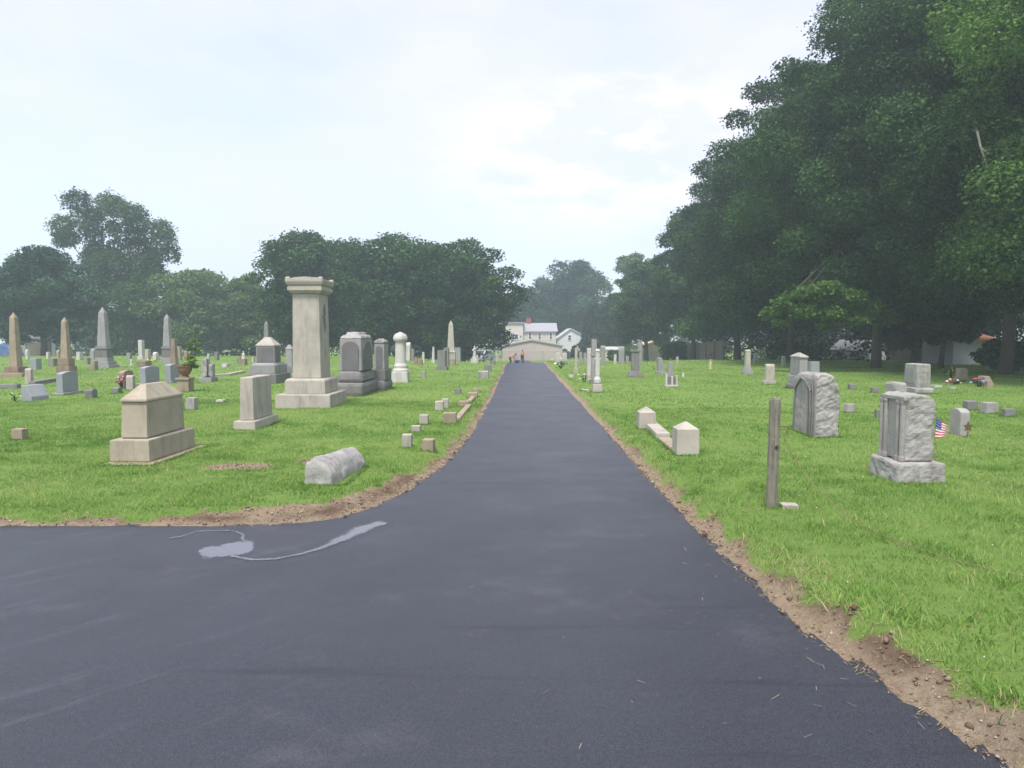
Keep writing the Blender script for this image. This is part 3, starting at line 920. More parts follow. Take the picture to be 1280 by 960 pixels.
    for e in ex[::3]:
        tube(bm, [(0, 0, 6.2), (e[0] * .45, e[1] * .45, 5.6), (e[0], e[1], e[2])], [.10, .07, .02], 6)
    bm_obj('limb', bm, MATS['bark'], bg_)
    root, lob = tree('maple_tree', 1258, 30, 218, -130, 428, 'towering maple in front of the white garage, its top beyond view', 'leaf_maple', 150000, .14, 84, .21, 46, g, .22, fillk=.38)
    tree('young_tree', 1176, 37, 46, 300, 446, 'slender young tree between the pale fence shade and the white garage', 'leaf_maple', 26000, .16, 34, .3, 48, g, .12, limbs=6)
    tree('young_tree', 1142, 41, 48, 300, 448, 'slender young tree behind the tall square grey headstone', 'leaf_maple', 24000, .17, 34, .3, 49, g, .12, limbs=6)
    bm = bmesh.new()
    b0 = at(1222, 166, 24.5) - root.location; b1 = at(1226, 184, 24.2) - root.location; b2 = at(1234, 208, 24.1) - root.location
    bb = at(1214, 140, 27) - root.location
    tube(bm, [bb, b0, b1, b2], [.05, .045, .035, .012], 6)
    tube(bm, [b1, at(1233, 190, 24) - root.location, at(1239, 193, 23.9) - root.location], [.02, .014, .005], 5)
    dead = bm_obj('dead_branch', bm, MATS['pale_bark'], root)
    dead['label'] = 'bare pale broken branch hanging from the canopy'
    Y = 23
    x0 = at(1420, 440, Y)
    tree('maple_tree', 1420, Y, 235, -300, 440, 'nearest maple at the right edge with brighter leaves and low boughs', 'leaf_bright', 100000, .13, 90, .2, 47, g, .26, fillk=.15)
    g2 = 'shrubs under the right trees'
    tree('shrub', 1255, 31, 28, 425, 476, 'leafy green shrub at the right edge behind the leaning tan headstone', 'leaf_maple', 6000, .16, 26, .36, 51, g2, .05, cat='shrub', limbs=5)
    tree('shrub', 1228, 38, 9, 438, 470, 'small dark sapling in front of the white garage wall', 'leaf_dark', 1500, .14, 12, .4, 52, g2, .03, cat='shrub', limbs=4)
    tree('shrub', 846, 74, 18, 428, 452, 'bushy shrub right of the tan shed along the back fence', 'leaf_maple', 4000, .24, 20, .36, 53, g2, .05, cat='shrub', limbs=4)
    tree('shrub', 790, 80, 14, 432, 452, 'yellowish green bush behind the tall grey tablet on the right', 'leaf_light', 3500, .24, 20, .36, 54, g2, .05, cat='shrub', limbs=4)
    tree('shrub', 768, 80, 9, 438, 452, 'small dark bush among the far headstones right of the road', 'leaf_maple', 2200, .24, 14, .36, 55, g2, .05, cat='shrub', limbs=4)
    tree('shrub', 584, 60, 9, 427, 450, 'small dark evergreen shrub between the grey tablets and the white statue', 'leaf_dark', 2200, .2, 16, .38, 56, 'shrubs among the left headstones', .04, cat='shrub', limbs=4)
    for i, (px, w, t) in enumerate(((706, 7, 436), (718, 6, 431), (729, 7, 434), (740, 7, 430))):
        tree('arborvitae', px, 100 + i * .4, w, t, 455, ['leftmost narrow evergreen of the hedge row below the white house', 'second narrow evergreen of the row below the white house, tall and slim',
             'third narrow evergreen of the row below the white house', 'rightmost evergreen of the row, behind the tall grey cross shaft'][i], 'leaf_dark', 1800, .28, 18, .5, 60 + i, 'evergreens below the white house', .06, cat='evergreen', shape='cone', limbs=3)
    # undergrowth masses
    leaf_mass('undergrowth', [(34, 34, 6, 26, 12), (30, 52, 4, 14, 9), (20.5, 46, 3, 12, 5), (22, 58, 4, 14, 6), (21, 72, 5, 14, 6), (27.5, 27, 4, 12, 6), (31.5, 44, 4, 18, 7), (29, 62, 5, 22, 8), (30, 80, 6, 20, 8), (28, 18, 5, 10, 6), (36, 40, 6, 40, 10), (36, 80, 8, 40, 12)], 170000, .27, 'leaf_dark',
              'dark tangled undergrowth behind the right row of big trees', 'undergrowth', 71)
    leaf_mass('woods', [(-28, 78, 26, 4, 5.5), (-10, 77, 14, 4, 4.5), (-60, 92, 30, 6, 6), (-34, 96, 28, 6, 6.5), (-14, 96, 18, 6, 7), (-85, 88, 30, 8, 7), (-46, 110, 90, 6, 8)], 46000, .5, 'leaf_dark',
              'dark belt of foliage closing the view behind the left trees', 'woods', 72)
    leaf_mass('woods', [(0, 160, 60, 8, 9), (40, 150, 40, 8, 9), (-40, 165, 60, 8, 10)], 16000, .8, 'leaf_dark', 'hazy far woods on the skyline beyond the houses', 'woods', 73)


# ------------------------------------------------------------------ gravestones
def spec(x0, xc, x1, yt, yb, lmin=.12, lmax=2.6):
    """box seen at x0..x1 with its near vertical edge at xc: (near left face is the end on the left lawn, right face on the right lawn)"""
    left = (x0 + x1) / 2 < 648
    if left:
        g0 = P((x0 + xc) / 2, yb); Y0 = g0.y
        a, b = at(x0, yb, Y0).x, at(xc, yb, Y0).x
        d = ray(x1, yb); Y1 = b * d.y / d.x if abs(d.x) > 1e-4 else Y0 + .3
    else:
        g0 = P((xc + x1) / 2, yb); Y0 = g0.y
        a, b = at(xc, yb, Y0).x, at(x1, yb, Y0).x
        d = ray(x0, yb); Y1 = a * d.y / d.x if abs(d.x) > 1e-4 else Y0 + .3
    l = min(max(Y1 - Y0, lmin), lmax)
    w = b - a
    h = at((x0 + x1) / 2, yt, Y0).z - g0.z
    return (a + b) / 2, Y0 + l / 2, g0.z, w, l, max(h, .04), Y0


def simple(x0, x1, yt, yb, r=1.0):
    g = P((x0 + x1) / 2, yb); Y0 = g.y
    X = at((x0 + x1) / 2, yb, Y0).x
    w = (x1 - x0) * Y0 / F / (1 + abs(X) * r / Y0)
    h = at(x0, yt, Y0 + w * r * .3).z - g.z
    return X, Y0 + w * r / 2, g.z, w, w * r, max(h, .04), Y0


def arch(l, h, rise, n=10, kind='round'):
    """outline of a tablet: half-length l/2, height h, top rise"""
    a = l / 2
    pts = [(-a, 0), (a, 0)]
    if kind == 'round':
        for i in range(n + 1):
            t = math.pi * i / n
            pts.append((a * math.cos(t), h - rise + rise * math.sin(t)))
    elif kind == 'shoulder':
        pts += [(a, h - rise), (a * .72, h - rise)]
        for i in range(n + 1):
            t = math.pi * i / n
            pts.append((a * .68 * math.cos(t), h - rise + rise * math.sin(t)))
        pts += [(-a * .72, h - rise), (-a, h - rise)]
    elif kind == 'peak':
        pts += [(a, h - rise), (0, h), (-a, h - rise)]
    elif kind == 'serp':
        for i in range(n + 1):
            t = i / n * 2 - 1
            pts.append((-a * t, h - rise * t * t))
    else:
        pts += [(a, h), (-a, h)]
    return pts


COUNT = {'n': 0}


def place(name, X, Y, z, label, cat, group, tilt=True, rz=None):
    COUNT['n'] += 1
    r = random.Random(COUNT['n'] * 13 + 5)
    o = empty(name, (X, Y, z - .03), label, cat, group, rz if rz is not None else r.uniform(-.05, .05))
    if tilt: o.rotation_euler.x = r.uniform(-.02, .02); o.rotation_euler.y = r.uniform(-.015, .015)
    return o


def stone_piece(name, pts, w, mat, parent=None, bev=.012, axis='x', rgh=0, loc=None):
    bm = bmesh.new()
    prism(bm, pts, -w / 2, w / 2, axis)
    if bev: bevel(bm, bev, 2)
    if rgh: rough(bm, rgh, 9, .05, seed=random.random() * 30)
    return bm_obj(name, bm, MATS[mat], parent, loc)


def single(kind, x0, x1, yt, yb, mat, label, group, cat='headstone', r=1.6, name='headstone', base=False, face='x', rgh=0, rz=None):
    """a small stone at its place in the photo; one mesh, or tablet and base"""
    X, Y, z, w, l, h, Y0 = simple(x0, x1, yt, yb, r)
    px = (yb - yt)
    bev = min(.02, w * .08) if px > 7 else 0
    hb = h * .18 if base else 0
    W, LL = (w, l)
    if base: W, LL = w * .72, l * .82
    rr = random.Random(int(x0 * 7 + yb))
    o = None
    root = None
    if base:
        root = place(name, X, Y, z, label, cat, group, rz=rz)
        bm = bmesh.new(); frust(bm, 0, hb + .03, w, l)
        if bev: bevel(bm, bev)
        bm_obj('base', bm, MATS[mat], root)
        zz = hb + .028
    else: zz = 0
    th = h - zz + .03
    if kind == 'peaked_post':
        bm = bmesh.new(); frust(bm, 0, th * .8, W, LL, W * .96, LL * .96); frust(bm, th * .8 + .001, th, W * .96, LL * .96, W * .1, LL * .1)
    elif kind == 'slant':
        bm = bmesh.new(); prism(bm, [(-W / 2, 0), (W / 2, 0), (W * .5, th * .35), (W * .05, th), (-W / 2, th)], -LL / 2, LL / 2, 'y')
    elif kind == 'taper':
        bm = bmesh.new(); frust(bm, 0, th, W, LL, W * .6, LL * .6)
    elif kind == 'cyl':
        bm = bmesh.new(); q = min(W, LL) / 2
        lathe(bm, [(q, 0), (q, th * .2), (q * .72, th * .24), (q * .68, th * .85), (q * .55, th * .95), (q * .2, th)], 12)
    else:
        bm = bmesh.new()
        rise = {'round': min(LL / 2, th * .35), 'shoulder': th * .22, 'peak': th * .2, 'serp': th * .12, 'flat': 0, 'block': 0}[kind]
        prism(bm, arch(LL, th, rise, 10, 'flat' if kind == 'block' else kind), -W / 2, W / 2, 'x')
    if bev and kind != 'cyl': bevel(bm, bev, 2)
    if rgh: rough(bm, rgh, 8, .06, seed=x0 * .1)
    if root is not None:
        bm_obj('tablet', bm, MATS[mat], root, loc=(0, 0, zz))
        return root
    o = bm_obj(name, bm, MATS[mat], None, (X, Y, z - .03))
    o.rotation_euler = (rr.uniform(-.03, .03), rr.uniform(-.03, .03), rz if rz is not None else rr.uniform(-.08, .08))
    tag(o, label, cat, group)
    return o


def obelisk(x0, x1, xs0, xs1, yt, yd, yb, shaft_mat, base_mat, label, die=True, steps=2, px_tip=None, die_mat=None, ysh=None):
    """x0..x1 width at the ground, xs0..xs1 shaft width at its foot, yt apex, ysh foot of shaft, yd top of plinth, yb ground"""
    xc = (x0 + x1) / 2
    g = P(xc, yb)
    Wb = (x1 - x0) / F * g.y / (1 + abs(g.x) / g.y); Yc = g.y + Wb / 2
    c = at(xc, yb, Yc)
    root = place('obelisk', c.x, Yc, g.z, label, 'obelisk', 'obelisks on the left lawn', tilt=False)
    z = lambda py: at(xc, py, Yc).z - g.z + .03
    k = 1 / F * Yc / (1 + abs(c.x) / Yc)
    Ws = (xs1 - xs0) * k
    ysh = ysh or yd
    zp = z(yd)
    for i in range(steps):
        bm = bmesh.new()
        a, b = i / steps, (i + 1) / steps
        w = Wb * (1 - .17 * i)
        frust(bm, zp * a + (.002 if i else 0), zp * b, w, w); bevel(bm, .02)
        bm_obj('base', bm, MATS[base_mat], root)
    if die:
        bm = bmesh.new(); zd = z(ysh)
        frust(bm, zp + .002, zp + (zd - zp) * .8, Ws * 1.28, Ws * 1.28, Ws * 1.22, Ws * 1.22)
        frust(bm, zp + (zd - zp) * .8 + .002, zd, Ws * 1.4, Ws * 1.4, Ws * 1.2, Ws * 1.2)
        bm_obj('die', bm, MATS[die_mat or shaft_mat], root)
        z0 = zd + .002
    else: z0 = zp + .002
    zt = z(yt)
    bm = bmesh.new()
    tw = Ws * .62
    zc = zt - tw * 1.0
    v = []
    rings = []
    for zz, w in ((z0, Ws), (zc, tw), (zt, .02)):
        rings.append([bm.verts.new((sx * w / 2, sy * w / 2, zz)) for sx, sy in ((-1, -1), (1, -1), (1, 1), (-1, 1))])
    for a, b in zip(rings, rings[1:]):
        for i in range(4): bm.faces.new([a[i], a[(i + 1) % 4], b[(i + 1) % 4], b[i]])
    bm.faces.new(rings[0][::-1]); bm.faces.new(rings[-1])
    bevel(bm, .012)
    bm_obj('shaft', bm, MATS[shaft_mat], root)
    return root


def kerb(pts, w, h, mat, label, group=None):
    """low coping stones laid end to end between pixels on the lawn"""
    bm = bmesh.new()
    ps = [P(*p) for p in pts]
    for a, b in zip(ps, ps[1:]):
        d = (b - a); d.z = 0; n = d.normalized(); s = Vector((-n.y, n.x, 0)) * w / 2
        vs = []
        for q in (a, b):
            for sg, zz in ((-1, -.05), (1, -.05), (1, h), (-1, h)):
                vs.append(bm.verts.new(Vector((q.x, q.y, q.z)) + s * sg + Vector((0, 0, zz))))
        for f in ((0, 1, 2, 3), (7, 6, 5, 4), (0, 4, 5, 1), (1, 5, 6, 2), (2, 6, 7, 3), (3, 7, 4, 0)):
            bm.faces.new([vs[i] for i in f])
    bevel(bm, .02)
    o = bm_obj('stone_kerb', bm, MATS[mat])
    return tag(o, label, 'kerb', group)


def flowers(px, py, spread, cols, n, label, h=.25, size=.04):
    p = P(px, py)
    root = empty('flowers', p, label, 'flowers', 'flowers left at graves')
    r = random.Random(int(px + py))
    for ci, c in enumerate(cols):
        bm = bmesh.new()
        for _ in range(n):
            q = Vector((r.gauss(0, spread), r.gauss(0, spread * .6), h * r.uniform(.35, 1)))
            bmesh.ops.create_icosphere(bm, subdivisions=1, radius=size * r.uniform(.6, 1.2), matrix=Matrix.Translation(q) @ Matrix.Diagonal((1, 1, .7, 1)))
        bm_obj('blossom', bm, MATS[c], root)
    bm = bmesh.new()
    for _ in range(n * 2):
        tube(bm, [(0, 0, -.02), (r.gauss(0, spread * .5), r.gauss(0, spread * .3), h * .4), (r.gauss(0, spread), r.gauss(0, spread * .6), h * r.uniform(.4, .9))], .008, 4)
    bm_obj('stem', bm, MATS['soil'] if False else MATS['leaf_maple'], root)
    return root


def build_left_front():
    # hip-capped cream monument
    X, Y, z, w, l, h, Y0 = spec(137, 187, 245, 549, 579)
    zz = lambda py: at(187, py, Y0 + .1).z - z + .03
    o = place('hipped_monument', X, Y, z, 'cream granite monument with hipped top on a stepped base, nearest on the left lawn', 'monument', None, False, 0)
    bm = bmesh.new(); frust(bm, 0, zz(576), w + .14, l + .32, cx=.04, cy=-.02); bevel(bm, .015)
    bm_obj('foundation', bm, MATS['tan_sandstone'], o)
    bm = bmesh.new(); frust(bm, zz(576) + .002, zz(549), w, l, w * .98, l * .985); bevel(bm, .015)
    bm_obj('base', bm, MATS['cream_granite'], o)
    wd, ld = w * .66, l * .80
    zt = zz(503)
    bm = bmesh.new(); frust(bm, zz(549) + .012, zt, wd, ld, wd * .97, ld * .95); bevel(bm, .012)
    bm_obj('die', bm, MATS['cream_granite'], o)
    bm = bmesh.new(); frust(bm, zz(549) + .001, zz(549) + .012, wd * .96, ld * .97)
    bm_obj('joint', bm, MATS['dark_granite'], o)
    bm = bmesh.new()
    frust(bm, zt + .002, zt + .03, wd * 1.03, ld * 1.0)
    frust(bm, zt + .031, zz(482), wd * 1.02, ld * .99, wd * .22, ld * .5); bevel(bm, .008)
    bm_obj('cap', bm, MATS['cream_granite'], o)

    # cream square-topped tablet
    X, Y, z, w, l, h, Y0 = spec(291, 319, 349, 524, 538)
    zz = lambda py: at(317, py, Y0 + .1).z - z + .03
    o = place('headstone', X, Y, z, 'cream flat topped tapered headstone left of the tall column monument', 'headstone', None, False, 0)
    bm = bmesh.new(); frust(bm, 0, zz(526), w, l, w * .97, l * .98); bevel(bm, .015)
    bm_obj('base', bm, MATS['pale_limestone'], o)
    bm = bmesh.new(); frust(bm, zz(526) + .002, zz(472), w * .64, l * .78, w * .58, l * .74); bevel(bm, .02)
    bm_obj('tablet', bm, MATS['pale_limestone'], o)

    # column monument
    X, Y, z, w, l, h, Y0 = spec(343.5, 413, 437, 489, 511)
    l = min(l, 1.55)
    Y = Y0 + l / 2
    zz = lambda py: at(390, py, Y0 + .35).z - z + .03
    o = place('column_monument', X, Y, z, 'tall cream square column monument with moulded cap on two broad steps', 'monument', None, False, 0)
    k = Y0 / F
    bm = bmesh.new(); frust(bm, 0, zz(492), w, l, w * .985, l * .985); bevel(bm, .02)
    bm_obj('base', bm, MATS['pale_limestone'], o)
    z1 = zz(492); z2 = zz(473); z3 = zz(367); z4 = zz(346)
    wp = 50 * k * 1.03; lp = wp * 1.25
    bm = bmesh.new(); frust(bm, z1 + .002, z2 - .05, wp, lp); frust(bm, z2 - .049, z2, wp * 1.0, lp * 1.0, wp * .9, lp * .92); bevel(bm, .012)
    bm_obj('plinth', bm, MATS['pale_limestone'], o)
    ws = 35.5 * k * 1.03; ls = ws * 1.30
    bm = bmesh.new(); frust(bm, z2 + .002, z3, ws, ls, ws * .93, ls * .90); bevel(bm, .02)
    sh = bm_obj('shaft', bm, MATS['pale_limestone'], o)
    # carved wreath and torch on the road face
    bm = bmesh.new()
    xx = ws / 2 * .955
    for (yc, zc, s) in ((.02, z2 + (z3 - z2) * .80, .10), (-.02, z2 + (z3 - z2) * .70, .12), (.03, z2 + (z3 - z2) * .62, .11)):
        for i in range(7):
            a = i * .9
            bmesh.ops.create_icosphere(bm, subdivisions=1, radius=.032, matrix=Matrix.Translation((xx, yc + math.cos(a) * s * .55, zc + math.sin(a) * s)) @ Matrix.Diagonal((.5, 1, 1.6, 1)))
    tube(bm, [(xx, .05, z2 + (z3 - z2) * .55), (xx, -.02, z2 + (z3 - z2) * .72), (xx, .03, z2 + (z3 - z2) * .88)], .018, 6)
    c = bm_obj('carved_ornament', bm, MATS['mid_granite'], o)
    bm = bmesh.new()
    H = z4 - z3
    frust(bm, z3 + .002, z3 + H * .18, ws * .98, ls * .96, ws * 1.16, ls * 1.10)
    frust(bm, z3 + H * .18 + .001, z3 + H * .42, ws * 1.20, ls * 1.13)
    frust(bm, z3 + H * .42 + .001, z3 + H * .52, ws * 1.16, ls * 1.10)
    frust(bm, z3 + H * .52 + .001, z3 + H * .70, ws * 1.24, ls * 1.16, ws * 1.30, ls * 1.22)
    # top course with raised corners and bowed edges
    W2, L2 = ws * 1.30, ls * 1.22
    frust(bm, z3 + H * .70 + .001, z3 + H * .86, W2, L2)
    prism(bm, [(-W2 * .46, z3 + H * .861), (W2 * .46, z3 + H * .861), (W2 * .3, z3 + H * .97), (0, z3 + H * 1.02), (-W2 * .3, z3 + H * .97)], -L2 * .42, L2 * .42, 'y')
    for sx in (-1, 1):
        for sy in (-1, 1):
            frust(bm, z3 + H * .861, z3 + H * 1.0, W2 * .13, L2 * .10, W2 * .09, L2 * .07, cx=sx * W2 * .435, cy=sy * L2 * .45)
    bevel(bm, .006, 1)
    bm_obj('capital', bm, MATS['pale_limestone'], o)

    # fallen hump-backed stone by the road
    X, Y, z, w, l, h, Y0 = spec(386, 424, 456, 575, 607, lmax=1.15)
    bm = bmesh.new()
    hh = .31
    prism(bm, [(-w * .52, -.03), (w * .52, -.03), (w * .47, hh * .35), (w * .32, hh * .72), (w * .05, hh * .97), (-w * .2, hh), (-w * .47, hh * .86)], -l / 2, l / 2, 'y')
    bevel(bm, .03, 2)
    for v in bm.verts:
        t = (v.co.y + l / 2) / l
        v.co.z *= 1 + .18 * math.sin(t * 3.1) ; v.co.x *= 1 - .12 * t
        if t > .9: v.co.z *= .86
    rough(bm, .028, 5.5, .05, seed=3)
    o = bm_obj('hump_stone', bm, MATS['weathered_granite'], None, (X, Y, z - .02), True)
    o.rotation_euler = (0, 0, -.12)
    tag(o, 'weathered low hump backed stone lying on the grass at the bend of the verge', 'headstone')

    # footstones beside the road, left
    g = 'small footstones along the left verge'
    FS = [('block', 501, 515, 543, 560, 'pale_limestone', 'small leaning pale footstone nearest the hump backed stone'),
          ('block', 527, 543, 549, 565, 'tan_sandstone', 'small brown footstone closest to the bend of the road'),
          ('block', 513, 526, 532, 541, 'pale_limestone', 'lowest pale footstone, flush with the grass behind the leaning one'),
          ('block', 523, 535.5, 518.5, 531, 'pale_limestone', 'square pale footstone third up from the hump backed stone'),
          ('block', 543, 555, 501.5, 514, 'pale_limestone', 'pale footstone, front one of the close pair'),
          ('block', 552, 561, 498.5, 511, 'pale_limestone', 'pale footstone, rear one of the close pair'),
          ('block', 553, 571, 516, 530, 'tan_sandstone', 'wide tan corner block at the near end of the verge kerb'),
          ('block', 572, 586, 501.5, 508.5, 'tan_sandstone', 'flat tan block halfway along the verge kerb'),
          ('block', 584, 597, 491, 498, 'tan_sandstone', 'tan block near the upper end of the verge kerb'),
          ('block', 592, 601, 485.5, 491, 'tan_sandstone', 'small tan block at the upper end of the verge kerb'),
          ('block', 568, 576, 486, 493, 'mid_granite', 'tiny grey footstone alone on the grass left of the verge kerb'),
          ('serp', 597, 611, 463.5, 473.5, 'weathered_granite', 'low rough grey stone on the verge below the crest'),
          ('block', 605, 615, 456, 464, 'mid_granite', 'low grey block just behind the rough stone near the crest'),
          ('block', 612, 619, 450.5, 456, 'mid_granite', 'low grey block at the crest beside the lane'),
          ('flat', 620, 623.6, 442, 452, 'white_marble', 'short white marker post at the crest left of the lane'),
          ('flat', 526, 532, 464, 473, 'grey_granite', 'small grey footstone on open grass right of the white domed column'),
          ]
    for a in FS:
        single(a[0], *a[1:6], a[6], g, 'footstone', 1.0, 'footstone')
    kerb([(571, 527), (579, 517), (586, 509)], .12, .07, 'tan_sandstone', 'low tan kerb stone joining the corner block to the flat tan block')
    kerb([(586, 504), (594, 495)], .12, .06, 'tan_sandstone', 'low tan kerb stone further up the left verge')

    # domed white column
    X, Y, z, w, l, h, Y0 = simple(487, 511.5, 464, 478, 1.0)
    zz = lambda py: at(499, py, Y).z - z + .03
    o = place('domed_column', X, Y, z, 'white marble round column with domed top on a stained square base', 'monument', None, False, 0)
    bm = bmesh.new(); frust(bm, 0, zz(464.5), w, w, w * .95, w * .95); bevel(bm, .02)
    bm_obj('base', bm, MATS['white_marble'], o)
    k = Y / F; r0 = 6.6 * k
    zb = zz(464.5) + .002
    bm = bmesh.new(); lathe(bm, [(r0 * 1.5, zb), (r0 * 1.5, zb + .06), (r0 * 1.25, zb + .12), (r0 * 1.3, zb + .2), (r0 * 1.06, zb + .3), (r0 * .96, zz(427)), ], 20)
    bm_obj('shaft', bm, MATS['white_marble'], o, smooth=False)
    zc = zz(427) + .002; zt = zz(415)
    bm = bmesh.new(); lathe(bm, [(r0 * 1.0, zc), (r0 * 1.3, zc + .04), (r0 * 1.38, zc + .1), (r0 * 1.3, zc + (zt - zc) * .55), (r0 * .95, zc + (zt - zc) * .8), (r0 * .4, zt - .03), (r0 * .25, zt)], 20)
    bm_obj('dome', bm, MATS['white_marble'], o)

    # big arched twin tablet
    X, Y, z, w, l, h, Y0 = spec(418, 452, 473, 475, 496, lmax=2.2)
    zz = lambda py: at(440, py, Y0 + .3).z - z + .03
    o = place('arched_monument', X, Y, z, 'large grey arched monument with dark panels, right behind the tall column', 'monument', None, False, 0)
    bm = bmesh.new(); frust(bm, 0, zz(478), w * 1.1, l); rough(bm, .012, 5, .16, seed=4)
    bm_obj('base', bm, MATS['mid_granite'], o)
    k = Y0 / F
    z1, z2, z3 = zz(478), zz(464), zz(415)
    bm = bmesh.new(); frust(bm, z1 - .01, z2, w * .98, l * .86, w * .92, l * .82); rough(bm, .01, 5, .16, seed=6)
    bm_obj('plinth', bm, MATS['mid_granite'], o)
    wd = w * .84; ld = l * .70
    bm = bmesh.new(); frust(bm, z2 + .002, zz(424), wd, ld, wd * .95, ld * .95); bevel(bm, .02)
    bm_obj('die', bm, MATS['grey_granite'], o)
    zz2 = zz(424); hh = z3 - zz2
    bm = bmesh.new(); frust(bm, zz2 + .002, zz2 + hh * .55, wd * 1.0, ld * 1.0, wd * .86, ld * .8); frust(bm, zz2 + hh * .551, z3, wd * .66, ld * .6, wd * .55, ld * .5)
    rough(bm, .03, 6, .05, seed=9)
    bm_obj('carved_top', bm, MATS['weathered_granite'], o)
    hd = zz2 - z2
    bm = bmesh.new(); prism(bm, arch(wd * .74, hd * .92, wd * .34, 12), -ld * .5 - .012, -ld * .5 + .05, 'y')
    bm_obj('panel', bm, MATS['dark_granite'], o, (0, 0, z2 + .012))
    bm = bmesh.new(); prism(bm, arch(ld * .74, hd * .92, ld * .3, 12), wd * .5 - .05, wd * .5 + .012, 'x')
    bm_obj('panel', bm, MATS['dark_granite'], o, (0, 0, z2 + .012))

    # gothic-topped grey pillar stone
    X, Y, z, w, l, h, Y0 = spec(464, 480, 490, 474, 489, lmax=1.6)
    zz = lambda py: at(474, py, Y0 + .25).z - z + .03
    o = place('gothic_headstone', X, Y, z, 'grey headstone with a carved gothic peak, between arched monument and white column', 'headstone', None, False, 0)
    bm = bmesh.new(); frust(bm, 0, zz(475), w * 1.2, l); rough(bm, .01, 5, .16, seed=14)
    bm_obj('base', bm, MATS['mid_granite'], o)
    bm = bmesh.new(); frust(bm, zz(475) - .01, zz(462), w * 1.08, l * .8); bevel(bm, .02)
    bm_obj('plinth', bm, MATS['mid_granite'], o)
    z1, z2, z3 = zz(462), zz(430), zz(423)
    bm = bmesh.new(); frust(bm, z1 + .002, z2, w * .82, l * .55, w * .8, l * .53); bevel(bm, .02)
    bm_obj('die', bm, MATS['grey_granite'], o)
    bm = bmesh.new(); prism(bm, [(-w * .42, z2 + .002), (w * .42, z2 + .002), (w * .4, z2 + .1), (w * .2, z3 - .05), (0, z3), (-w * .2, z3 - .05), (-w * .4, z2 + .1)], -l * .28, l * .28, 'y'); rough(bm, .02, 8, .08)
    bm_obj('carved_top', bm, MATS['weathered_granite'], o)
    bm = bmesh.new(); prism(bm, arch(w * .5, (z2 - z1) * .85, w * .25, 8), -l * .275 - .012, -l * .25, 'y'); bm_obj('panel', bm, MATS['dark_granite'], o, (0, 0, z1 + .05))

    # squat mausoleum-like monument
    X, Y, z, w, l, h, Y0 = spec(307, 345, 364, 465, 480, lmax=2.2)
    zz = lambda py: at(335, py, Y0 + .5).z - z + .03
    o = place('squat_monument', X, Y, z, 'squat grey monument with pyramid roof and dark polished sides on two steps', 'monument', None, False, 0)
    k = (Y0 + .4) / F
    ax = (318 + 337) / 2
    bm = bmesh.new(); frust(bm, 0, zz(467), w, l); bevel(bm, .02)
    bm_obj('base', bm, MATS['mid_granite'], o)
    bm = bmesh.new(); frust(bm, zz(467) + .002, zz(456), w * .84, l * .82); frust(bm, zz(456) + .001, zz(453.5), w * .76, l * .74, w * .66, l * .66); bevel(bm, .015)
    bm_obj('plinth', bm, MATS['grey_granite'], o)
    wd = w * .62; ld = wd
    z1, z2 = zz(453.5), zz(433)
    bm = bmesh.new(); frust(bm, z1 + .002, z2, wd, ld, wd * .98, ld * .98); bevel(bm, .02)
    bm_obj('die', bm, MATS['grey_granite'], o)
    for sx in (1, 2):
        bm = bmesh.new()
        if sx == 1: frust(bm, z1 + .04, z2 - .04, wd * .88, .03, wd * .86, .03, cy=-ld / 2 + .002)
        else: frust(bm, z1 + .04, z2 - .04, .03, ld * .88, .03, ld * .86, cx=wd / 2 - .002)
        bm_obj('panel', bm, MATS['dark_granite'], o)
    bm = bmesh.new(); frust(bm, z2 + .002, z2 + .05, wd * 1.04, ld * 1.04); frust(bm, z2 + .051, zz(421.5), wd * 1.02, ld * 1.02, wd * .28, ld * .28); bevel(bm, .01)
    bm_obj('cap', bm, MATS['pale_limestone'], o)


